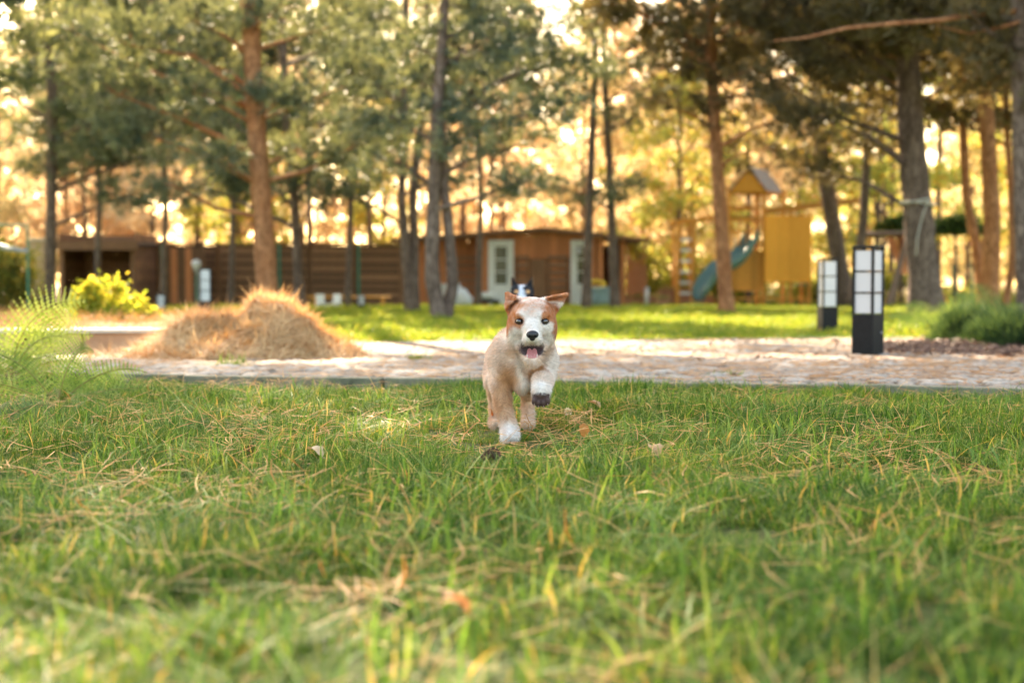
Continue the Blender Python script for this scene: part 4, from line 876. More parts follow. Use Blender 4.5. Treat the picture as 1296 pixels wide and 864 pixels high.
# long bare limb across the top right belongs to the edge pine
ep = [o for o in C.objects if o.get('label', '').startswith('dark pine at the right edge')][0]; D = 20.5; b0 = np.array(ep.location)
pts = [np.array(at(px, py, D - .4*k)) - b0 for k, (px, py) in enumerate(((1292, 14), (1240, 17), (1190, 26), (1130, 30), (1070, 36), (1020, 48), (980, 52)))]
MB().tube(pts, [.05, .04, .034, .028, .022, .016, .008], 7).build('bare_limb', M['bark_orange'], ep, True)
pts = [np.array(at(px, py, D - .3)) - b0 for px, py in ((1290, 28), (1262, 36), (1225, 43), (1184, 32))]; MB().tube(pts, [.028, .024, .018, .008], 6).build('bare_limb', M['bark_orange'], ep, True)
# ================================================================== SMALL PLANTS AND THINGS ON THE GROUND
def fern(name, label, loc, fronds, group='ferns', ca=(.13, .22, .04), cb=(.30, .38, .10)):
    """fronds: (azimuth deg, length, rise deg, width, droop)"""
    r = empty(name, loc, label, 'fern', group)
    for az, L, el, W, dr in fronds:
        az = R(az); d = np.array((math.cos(az), math.sin(az), 0)); n = 26; P = []; e0 = R(el); p = np.zeros(3)
        for i in range(n + 1):
            P.append(p.copy()); e = e0 - dr*(i/n)**1.5*1.9; p = p + (d*math.cos(e) + np.array((0, 0, math.sin(e))))*L/n
        roll = math.copysign(R(random.uniform(38, 68)), math.cos(az) + .01); P = np.array(P); mb = MB().tube(P, np.linspace(.0035, .0008, n + 1), 4, col=(.25, .22, .08)); side = np.array((-d[1], d[0], 0))
        for i in range(4, n + 1):
            t = i/n; w = W*math.sin(math.pi*min(1, (t*.86 + .16)))**.8*(1 - .1*random.random()); tg = P[i] - P[i - 1]; tg /= np.linalg.norm(tg); up = np.cross(side, tg); sd_ = side*math.cos(roll) - up*math.sin(roll)
            for s in (-1, 1):
                a = P[i]; ax = sd_*s*.93 + tg*.35 + np.array((0, 0, -.15)); ax /= np.linalg.norm(ax); pw = L/n*.95
                t_ = random.random(); col = np.array(ca)*(1 - t_) + np.array(cb)*t_
                # each pinna toothed: four small leaflets a side joined to a midrib
                m = 6; V = []; Fc = []
                for q in range(m):
                    u0, u1 = q/m, (q + 1)/m; b = a + ax*w*u0; c_ = a + ax*w*u1; hw = pw*.62*(1 - u0*.8)
                    k = len(V); V += [b, b*.45 + c_*.55 + tg*hw, c_, b*.45 + c_*.55 - tg*hw]; Fc += [(k, k + 3, k + 2, k + 1)]
                mb.add(V, Fc, col)
        mb.build('frond', M['fern'], r)
    return r
x, D, _ = at(40, 545, 5.3); fern('fern', 'feathery fern at the left edge of the front lawn with one tall arching frond', (x, 5.6, 0), [(85, .5, 60, .09, .85), (70, .5, 30, .09, .5), (20, .42, 22, .085, .4), (-15, .40, 12, .08, .3), (150, .5, 45, .07, .5), (-60, .38, 14, .07, .3), (200, .5, 30, .07, .5), (100, .36, 40, .07, .5), (45, .45, 40, .07, .6)])
x = at(60, 400, 7.3)[0]
fern('fern', 'tall sunlit fern frond arching in front of the raised bed', (x - .05, 6.9, 0), [(12, .62, 86, .17, .95), (40, .56, 80, .15, 1.0), (120, .42, 60, .10, .6), (-10, .46, 72, .13, 1.0), (-30, .36, 44, .09, .5), (200, .4, 60, .1, .7), (5, .40, 40, .12, .7), (170, .44, 46, .12, .7), (-15, .34, 24, .11, .5), (20, .5, 62, .13, .8)], ca=(.22, .30, .06), cb=(.42, .48, .16))
x = at(-10, 580, 4.6)[0]; fern('fern', 'low fern with dark fronds at the lower left edge', (x - .05, 4.75, 0), [(10, .30, 14, .06, .3), (-20, .26, 8, .06, .3), (60, .3, 30, .06, .5), (100, .3, 30, .06, .5)], ca=(.07, .12, .05), cb=(.15, .22, .09))
D = 14.5; x = at(1215, 380, D)[0]; fern('fern', 'pale feathery fern behind the low shrub by the thick pine', (x - .2, D, float(ground_z(D))), [(160, .6, 46, .12, .7), (175, .55, 30, .11, .6), (60, .55, 62, .12, .6), (20, .7, 66, .12, .7), (130, .6, 60, .12, .7)], ca=(.12, .20, .06), cb=(.24, .31, .10))
D = 15.5; x = at(1290, 380, D)[0]; fern('fern', 'tall feathery fern behind the right end of the low shrub', (x - .25, D, float(ground_z(D))), [(150, .7, 70, .13, .7), (110, .7, 78, .13, .6), (170, .6, 50, .12, .6), (30, .6, 60, .12, .7)], ca=(.12, .20, .06), cb=(.24, .31, .10))

# dwarf mountain pine beside the path
def shrub(name, label, loc, r, n, ca, cb):
    root = empty(name, loc, label, 'shrub'); r = np.array(r); s = unit(90); s[:, 2] = np.abs(s[:, 2])*1.0; s = s*RNG.uniform(.5, 1, (90, 1))*r; s[:, 0] += .0
    tb = MB()
    for q in s[::2]: tb.tube([(q[0]*.1, q[1]*.1, -.02), (q[0]*.5, q[1]*.5, q[2]*.25 + .02), q], [.012, .008, .003], 5, False)
    tb.build('stem', M['bark_grey'], root, True)
    pc = np.repeat(s, n, 0) + RNG.normal(0, .055, (90*n, 3)); pc[:, 2] = np.maximum(pc[:, 2], .03); out = pc/np.linalg.norm(pc, axis=1)[:, None]*.8; out[:, 2] += .7
    V, F, co = needle_tris(pc, out, 13, .10, .0045, ca, cb, .55); tag(link('foliage', fast_mesh('foliage', V, F, co), M['needles'], root), kind='stuff')
SA, SB = (.012, .036, .012), (.075, .125, .05)
D = 11.3; x = at(1214, 430, D)[0]; shrub('dwarf_pine', 'bushy dwarf pine beside the path behind the nearest lamp, left clump', (x + .08, D, -.01), (.20, .26, .24), 20, SA, SB)
x = at(1275, 430, 10.1)[0]; shrub('dwarf_pine', 'bushy dwarf pine at the right edge, right clump', (x + .17, 10.15, -.01), (.40, .34, .23), 26, SA, SB)
# bark mulch under the shrubs: chips big enough to see, joined
n = 2600; P = np.column_stack([RNG.normal(3.3, .5, n), 10.0 + RNG.normal(0, .42, n), RNG.uniform(0, .03, n)]); P = P[P[:, 0] > 2.5]; mb = MB()
a = unit(len(P)); a[:, 2] *= .35; b = np.cross(a, unit(len(P))); b[:, 2] *= .4; s = RNG.uniform(.012, .05, len(P))[:, None]; up = np.array((0, 0, .35))
V = np.stack([P - a*s, P + b*s*.5, P + a*s, P - b*s*.5, P + up*s], 1).reshape(-1, 3); o = np.arange(len(P))[:, None]*5; F = np.concatenate([o + np.array(q) for q in ([0, 1, 4], [1, 2, 4], [2, 3, 4], [3, 0, 4])])
V[:, 2] += .018 + .05*np.exp(-((V[:, 0] - 3.5)/.55)**2 - ((V[:, 1] - 10.3)/.4)**2)
tag(link('bark_mulch', fast_mesh('bark_mulch', V, F, np.repeat(lerpc((.06, .03, .02), (.26, .15, .10), RNG.random(len(P))), 5, 0)), M['straw']), 'dark brown bark mulch beside the nearest lamp', kind='stuff')

# weeds in the kerb
def weed(label, px, py, n, L, spread=.5):
    D = gD(py); x = at(px, py, D)[0]; r = empty('weed_tuft', (x, D, .03), label, 'weed'); c = np.tile((0, 0, 0.), (n, 1)) + RNG.normal(0, .012, (n, 3))*np.array((3, 1, 0))
    V, F, co = needle_tris(c, np.tile((0, 0, 1.), (n, 1)), 2, L, .006, (.10, .17, .03), (.22, .30, .06), spread); link('blades', fast_mesh('blades', V, F, co), M['grass'], r)
weed('green weed growing on the path edge in front of the needle heap', 290, 472, 45, .09, .9); weed('small grass tuft growing on the path left of the puppy', 527, 462, 40, .06, 1.1); weed('small leafy weed at the kerb right of the puppy', 921, 486, 30, .05, 1.0)

# pine cones
M['cone'] = plain_mat('pine_cone_scales', (0.045, 0.02, 0.012, 1), (0.14, 0.075, 0.045, 1), 90, 0.8, 0.3, bdist=.001)
def cone(label, px, py, s, tilt, rz, dz=.035):
    D = (.48 - dz)*1800/(py - 360); x = at(px, py, D)[0]; r = empty('pine_cone', (x, D, dz), label, 'pine cone', 'pine cones in the grass', rz)
    MB().ball((0, 0, 0), (.012*s, .012*s, .022*s), 10, 8).build('core', M['cone'], r, True).rotation_euler.x = tilt
    mb = MB()
    for k in range(64):
        t = k/63; z = -.021 + .042*t; rad = .021*math.sin(math.pi*(.12 + .76*t))**.7; a = k*2.39996; c, q = math.cos(a), math.sin(a); tp = np.array((c*rad, q*rad, z + .008)); sd2 = np.array((-q, c, 0))*.0058; ro = np.array((c*.006, q*.006, z))
        V = [ro, tp - sd2, tp + np.array((c*.003, q*.003, .001)), tp + sd2, tp - np.array((0, 0, .0035))]; mb.add(np.array(V)*s, [(0, 1, 2, 3), (0, 4, 1), (1, 4, 2), (2, 4, 3), (3, 4, 0)])
    sc = mb.build('scale', M['cone'], r); sc.rotation_euler.x = tilt; sc['kind'] = 'stuff'
cone('open brown pine cone lying in the grass in front of the puppy', 618, 579, 1.05, R(70), 1.2, .04); cone('dark pine cone half hidden in the grass left of the puppy', 316, 573, 1.0, R(110), .4, .032)
# fallen leaves and a clover head
def dead_leaf(label, px, py, s, rx, rz, col, dz=.045):
    D = (.48 - dz)*1800/(py - 360); x = at(px, py, D)[0]; n = 8; V = []; F = []
    for i in range(n + 1):
        t = i/n; w = .42*math.sin(math.pi*min(1, t*.93 + .05))**.75*(1 + .18*math.sin(t*19)); cz = .22*math.sin(t*2.6)
        V += [(-w, t - .5, cz + w*.5), (0, t - .5, cz), (w, t - .5, cz + w*.42)]
        if i: k = 3*(i - 1); F += [(k, k + 1, k + 4, k + 3), (k + 1, k + 2, k + 5, k + 4)]
    r = empty('fallen_leaf', (x, D, dz), label, 'leaf', 'dry leaves fallen on the lawn', rz)
    MB().add(np.array(V)*s, F, col).build('blade', M['straw'], r, True).rotation_euler.x = rx; MB().tube([(0, -.5*s, 0), (0, -.85*s, .05*s)], .0012, 5, col=col).build('stalk', M['straw'], r).rotation_euler.x = rx
dead_leaf('orange dry leaf beside the puppy\'s hind paw', 626, 527, .055, R(50), .5, (.50, .17, .04)); dead_leaf('pale tan dry leaf lying in the grass right of the puppy', 752, 516, .06, R(25), 1.3, (.52, .32, .18)); dead_leaf('tan dry leaf in the grass further right of the puppy', 828, 572, .05, R(20), .3, (.5, .32, .16)); dead_leaf('small curled brown leaf in the near grass', 575, 772, .045, R(30), 2.0, (.42, .22, .12), .06)
dead_leaf('narrow rust coloured leaf standing in the grass right of the raised paw', 738, 545, .04, R(70), .2, (.45, .2, .05)); dead_leaf('light brown leaf beside the low grass at left', 398, 575, .05, R(15), 1.0, (.48, .36, .22))
x, D, _ = at(719, 521, (.48 - .055)*1800/(521 - 360)); r = empty('clover_head', (x, D, .055), 'small round whitish clover head in the grass right of the puppy', 'flower'); MB().tube([(0, 0, -.055), (.003, 0, 0)], .001, 5, col=(.15, .2, .05)).build('stem', M['fern'], r)
c = unit(90)*.009; V, F, co = needle_tris(c, c/.009, 1, .007, .003, (.55, .5, .35), (.8, .75, .6), .3); link('flower', fast_mesh('flower', V, F, co), M['straw'], r)
# ================================================================== PUPPIES
class SDF:
    def __init__(s, lo, hi, h):
        s.lo = np.array(lo, np.float32); s.h = h; s.n = np.ceil((np.array(hi) - s.lo)/h).astype(int) + 1; s.F = np.full(s.n, .06, np.float32); s.ax = [s.lo[i] + h*np.arange(s.n[i], dtype=np.float32) for i in range(3)]
    def _reg(s, lo, hi, m):
        a = [int(np.clip((lo[i] - m - s.lo[i])/s.h, 0, s.n[i] - 1)) for i in range(3)]; b = [int(np.clip((hi[i] + m - s.lo[i])/s.h + 2, 1, s.n[i])) for i in range(3)]
        return tuple(slice(a[i], b[i]) for i in range(3)), np.meshgrid(*[s.ax[i][a[i]:b[i]] for i in range(3)], indexing='ij')
    def _put(s, sl, d, k, sub):
        f = s.F[sl]
        if sub: d = -d; hh = np.maximum(k - np.abs(f - d), 0)/k; s.F[sl] = np.maximum(f, d) + hh*hh*k*.25
        else: hh = np.maximum(k - np.abs(f - d), 0)/k; s.F[sl] = np.minimum(f, d) - hh*hh*k*.25
    def cap(s, a, b, ra, rb=None, k=.02, sub=False):
        a, b = np.array(a, float), np.array(b, float); rb = ra if rb is None else rb; m = max(ra, rb) + .05
        sl, (X, Y, Z) = s._reg(np.minimum(a, b), np.maximum(a, b), m); d = b - a; L = (d@d) + 1e-12
        t = np.clip(((X - a[0])*d[0] + (Y - a[1])*d[1] + (Z - a[2])*d[2])/L, 0, 1)
        s._put(sl, np.sqrt((X - a[0] - t*d[0])**2 + (Y - a[1] - t*d[1])**2 + (Z - a[2] - t*d[2])**2) - (ra + (rb - ra)*t), k, sub)
    def ell(s, c, r, k=.02, sub=False, rz=0, rx=0):
        c, r = np.array(c, float), np.broadcast_to(np.array(r, float), (3,)); m = r.max() + .05
        sl, (X, Y, Z) = s._reg(c, c, m); X, Y, Z = X - c[0], Y - c[1], Z - c[2]
        if rz: X, Y = X*math.cos(rz) + Y*math.sin(rz), -X*math.sin(rz) + Y*math.cos(rz)
        if rx: Y, Z = Y*math.cos(rx) + Z*math.sin(rx), -Y*math.sin(rx) + Z*math.cos(rx)
        k0 = np.sqrt((X/r[0])**2 + (Y/r[1])**2 + (Z/r[2])**2); k1 = np.sqrt((X/r[0]**2)**2 + (Y/r[1]**2)**2 + (Z/r[2]**2)**2) + 1e-6
        s._put(sl, np.where(k0 < .02, -r.min(), k0*(k0 - 1)/k1), k, sub)
    def tri(s, a, b, c, th, k=.008):
        a, b, c = [np.array(q, float) for q in (a, b, c)]; sl, (X, Y, Z) = s._reg(np.minimum(np.minimum(a, b), c), np.maximum(np.maximum(a, b), c), th + .05)
        P = np.stack([X, Y, Z], -1); n = np.cross(b - a, c - a); n /= np.linalg.norm(n)
        def seg(p, q):
            e = q - p; t = np.clip(((P - p)@e)/(e@e), 0, 1); w_ = P - p - t[..., None]*e; return (w_*w_).sum(-1)
        ins = np.ones(X.shape, bool)
        for p, q in ((a, b), (b, c), (c, a)): ins &= ((P - p)@np.cross(n, q - p)) >= 0
        d2 = np.minimum(np.minimum(seg(a, b), seg(b, c)), seg(c, a)); d = np.where(ins, np.abs((P - a)@n), np.sqrt(d2)); s._put(sl, d - th, k, False)
    def surf_y(s, x, z, y0=-1):   # first surface met from the front
        i = int(round((x - s.lo[0])/s.h)); k = int(round((z - s.lo[2])/s.h)); col = s.F[i, :, k]; j = np.argmax(col < 0); f0, f1 = col[j - 1], col[j]; return s.lo[1] + s.h*(j - 1 + f0/(f0 - f1))
    def mesh(s):
        F = s.F; S = F < 0; c = np.zeros(tuple(np.array(F.shape) - 1), np.int8)
        O = [(i, j, k) for i in (0, 1) for j in (0, 1) for k in (0, 1)]; nn = F.shape
        for i, j, k in O: c += S[i:nn[0] - 1 + i, j:nn[1] - 1 + j, k:nn[2] - 1 + k]
        I, J, K = np.nonzero((c > 0) & (c < 8)); idx = np.full(c.shape, -1, np.int32); idx[I, J, K] = np.arange(len(I))
        v = {o: F[I + o[0], J + o[1], K + o[2]] for o in O}; acc = np.zeros((len(I), 3)); cnt = np.zeros(len(I))
        for a in O:
            for ax in range(3):
                if a[ax] == 0:
                    b = list(a); b[ax] = 1; b = tuple(b); fa, fb = v[a], v[b]; m = (fa < 0) != (fb < 0); t = np.where(m, fa/(fa - fb + 1e-12), 0); p = np.zeros((len(I), 3)); p += np.array(a); p[:, ax] += t; acc[m] += p[m]; cnt[m] += 1
        V = (acc/cnt[:, None] + np.stack([I, J, K], 1))*s.h + s.lo; Q = []
        for ax in range(3):
            u, w_ = [(1, 2), (2, 0), (0, 1)][ax]; sl0 = [slice(1, -1)]*3; A = [slice(1, -1)]*3; B = [slice(1, -1)]*3; A[ax] = slice(0, -1); B[ax] = slice(1, None)
            sa, sb = S[tuple(A)], S[tuple(B)]; G_ = np.nonzero(sa != sb); g = [G_[q] + (0 if q == ax else 1) for q in range(3)]
            flip = sa[G_]; 
            def cell(du, dw):
                p = [g[0].copy(), g[1].copy(), g[2].copy()]; p[u] -= du; p[w_] -= dw; return idx[p[0], p[1], p[2]]
            q = np.stack([cell(1, 1), cell(0, 1), cell(0, 0), cell(1, 0)], 1); q[~flip] = q[~flip][:, ::-1]; Q.append(q)
        return V, np.concatenate(Q)
CX = .031
def dog_shape(h, prick=False):
    S = SDF((-.17, -.17, -.02), (.17, .62, .50), h); c = S.cap; e = S.ell; x = CX
    # trunk: deep chest, ribs, tucked belly, rump
    e((.008, .115, .240), (.068, .095, .088)); e((-.002, .23, .244), (.068, .14, .076), .03); e((-.012, .36, .247), (.055, .12, .060), .03); e((-.022, .44, .248), (.057, .075, .065), .03)
    e((-.050, .10, .262), (.045, .055, .062), .025); e((.062, .10, .262), (.045, .055, .062), .025); c((.004, .055, .22), (.006, .04, .285), .042, .048, .03); e((.004, .06, .175), (.030, .05, .035), .02)
    # neck
    c((x - .004, .035, .335), (.004, .13, .275), .058, .078, .03)
    # planted foreleg (left in the picture), reaching forward
    c((-.058, .10, .235), (-.063, .075, .170), .042, .0325, .02); c((-.063, .075, .170), (-.050, .030, .085), .0315, .0230, .012); c((-.050, .030, .085), (-.037, .010, .045), .0230, .0240, .01); e((-.034, -.004, .026), (.0265, .036, .022), .012)
    for i, dx in enumerate((-.019, -.007, .006, .018)): e((-.034 + dx, -.034 - (.004 if i in (1, 2) else 0), .020), (.0080, .013, .0125), .004)
    # lifted foreleg: elbow back, forearm towards the camera, sole showing
    c((.064, .10, .235), (.065, .065, .190), .043, .034, .02); c((.065, .065, .190), (.061, -.035, .184), .033, .0270, .012); c((.061, -.035, .184), (.058, -.062, .165), .0265, .0255, .01); e((.057, -.066, .148), (.0265, .019, .028), .01)
    for i, dx in enumerate((-.020, -.0075, .0075, .020)): e((.057 + dx, -.078, .131 - (.006 if i in (1, 2) else 0)), (.0080, .0105, .0125), .003)
    # hind legs
    c((-.062, .43, .235), (-.084, .345, .165), .054, .034, .02); c((-.084, .345, .165), (-.086, .44, .098), .032, .019, .01); c((-.086, .44, .098), (-.082, .40, .035), .019, .018, .01); e((-.082, .38, .022), (.021, .034, .018), .01)
    c((-.010, .43, .235), (.018, .35, .165), .055, .036, .02); c((.018, .35, .165), (.024, .43, .095), .034, .019, .01); c((.024, .43, .095), (.024, .39, .032), .019, .018, .01); e((.024, .372, .020), (.021, .034, .018), .01)
    c((-.045, .50, .27), (-.06, .57, .25), .020, .013, .015); c((-.06, .57, .25), (-.07, .60, .20), .013, .008, .012)
    # head
    e((x, .012, .386), (.067, .074, .052), .02); e((x, -.020, .372), (.060, .055, .045), .02)
    for s in (-1, 1):
        e((x + s*.040, -.010, .347), (.034, .048, .034), .022); e((x + s*.030, -.052, .386), (.020, .018, .012), .012); e((x + s*.046, .012, .322), (.024, .04, .028), .02)
    e((x, -.055, .350), (.030, .045, .030), .018); c((x, -.060, .338), (x, -.106, .326), .0285, .0225, .014)
    for s in (-1, 1): e((x + s*.0150, -.088, .315), (.0140, .026, .0130), .008)
    e((x, .0, .305), (.045, .045, .036), .02)
    # open mouth: lower jaw, cavity
    c((x, -.010, .280), (x, -.072, .248), .0320, .0190, .012)
    for s in (-1, 1): c((x + s*.036, -.016, .300), (x + s*.016, -.076, .254), .012, .010, .008)
    e((x, -.082, .283), (.0275, .066, .0195), .004, True, rx=.38)
    e((x, -.058, .290), (.0400, .040, .0125), .004, True, rx=.25)
    # eye sockets
    ey = []
    for s in (-1, 1):
        ex = x + s*.0375; yy = S.surf_y(ex, .3665); e((ex, yy - .002, .3665), (.0118, .0085, .0098), .005, True); ey.append((ex, yy))
    # ears: thin folded flaps
    if prick:
        for q in (-1, 1):
            A, B, T = (x + q*.028, .022, .432), (x + q*.066, .018, .392), (x + q*.064, .010, .486); S.tri(A, B, T, .0045, .010); S.tri(A, B, (x + q*.052, .040, .455), .006, .010)
        return S, ey
    A, B, T = (x - .030, .020, .430), (x - .066, .015, .385), (x - .073, .012, .447)
    S.tri(A, B, T, .0045, .010); S.tri(A, T, (x - .048, -.020, .436), .0038, .008); S.tri(B, T, (x - .078, -.010, .405), .0036, .008); S.tri((x - .048, -.020, .436), T, (x - .078, -.010, .405), .0030, .006)
    A, B, T = (x + .034, .022, .430), (x + .064, .015, .384), (x + .104, .000, .446)
    S.tri(A, B, T, .0042, .010); S.tri(A, (x + .058, -.016, .440), T, .0034, .008); S.tri(B, T, (x + .080, .035, .425), .0034, .008)
    return S, ey
def sm(x, a, b): t = np.clip((x - a)/(b - a), 0, 1); return t*t*(3 - 2*t)
def blob(P, c, r, soft=.25):
    d = np.sqrt((((P - np.array(c))/np.array(r))**2).sum(1)); return 1 - sm(d, 1 - soft, 1 + soft)
def coat(P, N, style):
    x = CX; n1 = vnoise(P, 60, 1); n2 = vnoise(P, 210, 2); n3 = vnoise(P, 480, 3); wob = P + np.stack([(n1 - .5), (n2 - .5), (vnoise(P, 80, 5) - .5)], 1)*.018
    mixc = lambda col, c, a: col*(1 - a[:, None]) + np.array(c)*a[:, None]
    head = sm(-P[:, 1], -.075, -.02)*sm(P[:, 2], .27, .32)
    dx = np.abs(P[:, 0] - x)
    if style == 'red':
        col = np.tile((.77, .58, .45), (len(P), 1)); col = mixc(col, (.64, .42, .27), .45*n1*sm(P[:, 2], .14, .30)); col = mixc(col, (.85, .74, .66), np.clip(n2*1.6 - .8, 0, 1)*.6)
        # chest white flecked, tan on the inside of the forelegs
        col = mixc(col, (.86, .76, .68), blob(wob, (.006, .02, .21), (.022, .07, .07)))
        for c_, r_, a_ in (((-.040, .04, .195), (.030, .05, .040), .9), ((.045, .03, .215), (.040, .04, .022), .9), ((-.058, .02, .12), (.035, .05, .06), .75), ((.0, .08, .15), (.05, .06, .03), .4)): col = mixc(col, (.52, .25, .09), a_*blob(wob, c_, r_, .6))
        col = mixc(col, (.86, .78, .73), blob(wob, (-.035, -.01, .02), (.05, .06, .045), .5)); col = mixc(col, (.88, .80, .75), blob(wob, (.060, -.05, .165), (.036, .06, .036), .3))
        col = mixc(col, (.84, .74, .67), blob(wob, (.10, .07, .25), (.04, .07, .07), .5)); col = mixc(col, (.60, .34, .17), .6*blob(wob, (-.09, .40, .10), (.06, .09, .08), .4)); col = mixc(col, (.60, .34, .17), .6*blob(wob, (.02, .40, .12), (.05, .09, .06), .4))
        # head: white face, rust patches over eyes, ears and cheeks
        col = mixc(col, (.55, .33, .19), .7*blob(wob, (x, .03, .285), (.09, .10, .035), .5)); col = mixc(col, (.82, .73, .66), head*sm(P[:, 2], .25, .285))  # tan below the chin puts the neck's shade into the coat colour
        rust = np.zeros(len(P))
        for c_, r_ in (((x - .056, -.01, .385), (.041, .07, .046)), ((x - .041, -.06, .371), (.029, .05, .023)), ((x + .055, -.01, .390), (.040, .07, .040)), ((x + .043, -.055, .373), (.026, .05, .021)), ((x + .070, 0, .350), (.022, .05, .036)), ((x - .072, 0, .350), (.020, .05, .034))): rust = np.maximum(rust, blob(wob, c_, r_, .28))
        ears = sm(P[:, 2], .418, .430)*sm(dx, .036, .050); rust = np.maximum(rust, ears); rust *= sm(P[:, 2], .30, .32)
        col = mixc(col, (.47, .16, .045), rust*(.82 + .18*n2)); col = mixc(col, (.60, .31, .18), .85*blob(wob, (x, -.02, .412), (.034, .07, .028), .5)*(.4 + .6*n3))
        col = mixc(col, (.84, .74, .68), blob(wob, (x + .002, -.0, .444), (.024, .05, .014), .4)*.8)
        lip, pad = (.07, .045, .045), (.085, .050, .045)
    else:
        col = np.tile((.30, .31, .33), (len(P), 1)); col = mixc(col, (.06, .06, .065), np.clip(n2*2 - .7, 0, 1)*.8)
        blk = np.maximum(blob(wob, (x - .045, -.01, .39), (.044, .09, .06), .12), blob(wob, (x + .047, -.01, .39), (.042, .09, .06), .12)); ears = sm(P[:, 2], .425, .435)*sm(dx, .018, .028); blk = np.maximum(blk, ears)
        col = mixc(col, (.62, .64, .68), head); col = mixc(col, (.020, .020, .022), blk*sm(P[:, 2], .30, .33)); col = mixc(col, (.62, .34, .14), np.maximum(blob(P, (x - .034, -.06, .398), (.012, .03, .010)), blob(P, (x + .034, -.06, .398), (.012, .03, .010))))
        col = mixc(col, (.50, .27, .10), sm(dx, .062, .068)*sm(P[:, 2], .425, .432)*.8); lip, pad = (.03, .02, .02), (.04, .03, .03)
    # rims of the eyes, lips, mouth lining, pads
    for s in (-1, 1): col = mixc(col, (.035, .022, .02), blob(P, (x + s*.0375, -.062, .3665), (.0138, .03, .0098), .15)*(N[:, 1] < .3))
    inm = blob(P, (x, -.066, .284), (.0370, .050, .0235), .10); col = mixc(col, lip, inm); col = mixc(col, (.07, .05, .05), blob(P, (x, -.10, .318), (.004, .02, .012), .3)*.8)
    for s in (-1, 1): col = mixc(col, (.10, .06, .055), .8*blob(P, (x + s*.030, -.06, .295), (.007, .03, .014), .2))
    pd = sm(-P[:, 1], .062, .076)*sm(-P[:, 2], -.160, -.150)*(P[:, 0] > .02); pd = pd*(P[:, 2] < .17); col = mixc(col, pad, np.clip(pd, 0, 1))
    return np.clip(col*(1 + .18*(n3 - .5)[:, None]), 0, 1)
def puppy(name, label, loc, rz, style, h, nfur, mirror=False, scale=1.0):
    S, ey = dog_shape(h, style != 'red'); V, Q = S.mesh()
    # one light smoothing pass
    for _ in range(2):
        acc = np.zeros_like(V); cnt = np.zeros(len(V))
        for a, b in ((0, 1), (1, 2), (2, 3), (3, 0)):
            np.add.at(acc, Q[:, a], V[Q[:, b]]); np.add.at(acc, Q[:, b], V[Q[:, a]]); np.add.at(cnt, Q[:, a], 1); np.add.at(cnt, Q[:, b], 1)
        V = V*.5 + acc/cnt[:, None]*.5
    fn = np.cross(V[Q[:, 2]] - V[Q[:, 0]], V[Q[:, 3]] - V[Q[:, 1]]); N = np.zeros_like(V)
    for a in range(4): np.add.at(N, Q[:, a], fn)
    N /= np.linalg.norm(N, axis=1)[:, None] + 1e-12
    if ((V - V.mean(0))*N).sum() < 0: Q = Q[:, ::-1]; N = -N; fn = -fn
    col = coat(V, N, style); root = empty(name, loc, label, 'puppy', None, rz); root.scale = (-scale if mirror else scale, scale, scale)
    link('body', fast_mesh('body', V, Q, col, True), M['coat'], root)
    # short fur over the body
    ar = np.linalg.norm(fn, axis=1); ctr = V[Q].mean(1); n_ = N[Q].mean(1)
    x = CX; bare = blob(ctr, (x, -.07, .284), (.033, .055, .024), .1) + blob(ctr, (x, -.112, .325), (.022, .02, .02), .1)
    for s in (-1, 1): bare += blob(ctr, (x + s*.0375, -.062, .3665), (.0138, .03, .0098), .1)*(ctr[:, 1] < .02)
    bare += (sm(-ctr[:, 1], .066, .076) > .5)*(ctr[:, 2] < .155)*(ctr[:, 0] > .02)
    ar = ar*(bare < .3); pick = RNG.choice(len(Q), nfur, p=ar/ar.sum()); w4 = RNG.dirichlet((1, 1, 1, 1), nfur)[:, :, None]; P = (V[Q[pick]]*w4).sum(1); n = (N[Q[pick]]*w4).sum(1); n /= np.linalg.norm(n, axis=1)[:, None] + 1e-9
    flow = np.array((0, 1.0, -.45)) + np.stack([0*P[:, 0], 0*P[:, 0], -1.2*sm(-P[:, 2], -.22, -.15)], 1); hd = sm(-P[:, 1], -.06, -.02)*sm(P[:, 2], .30, .33); flow = flow*(1 - hd[:, None]) + hd[:, None]*((P - np.array((x, -.13, .35)))*4); flow = flow + RNG.normal(0, .28, flow.shape) + .7*np.stack([vnoise(P, 55, 31) - .5, vnoise(P, 55, 32) - .5, vnoise(P, 55, 33) - .5], 1)
    flow -= n*(flow*n).sum(1)[:, None]; flow /= np.linalg.norm(flow, axis=1)[:, None] + 1e-9
    tuft = vnoise(P, 140, 21); L = (.0108 - .0048*hd)*RNG.uniform(.5, 1.4, nfur)*(.7 + .6*tuft); d = flow*.8 + n*(.25 + .45*vnoise(P, 90, 22))[:, None]; tip = P + d*L[:, None]; tip[:, 2] -= .0008; sdv = np.cross(d, n); sdv /= np.linalg.norm(sdv, axis=1)[:, None] + 1e-9; W = .00075
    FV = np.stack([P - sdv*W - n*.001, P + sdv*W - n*.001, tip], 1).reshape(-1, 3); cf = coat(P, n, style)*RNG.uniform(.74, 1.18, (nfur, 1))
    tag(link('fur', fast_mesh('fur', FV, np.arange(3*nfur).reshape(-1, 3), np.repeat(cf, 3, 0)), M['fur'], root), kind='stuff')
    for ex, yy in ey:
        MB().ball((ex, yy + .0068, .3665), .0098, 20, 14).build('eye', M['eye'] if style == 'red' else M['nose'], root, True)
        # lids
    # nose leather
    nb = MB().ball((x, -.127, .3300), (.0185, .0115, .0125), 18, 12).ball((x, -.124, .320), (.009, .009, .009), 12, 8); nose = nb.build('nose', M['nose'], root, True)
    for s in (-1, 1): MB().ball((x + s*.0085, -.1365, .3270), (.0036, .0028, .0030), 10, 8).build('nostril', M['nostril'], nose, True)
    # tongue with groove
    T = []; F = []; nu, nv = 12, 9
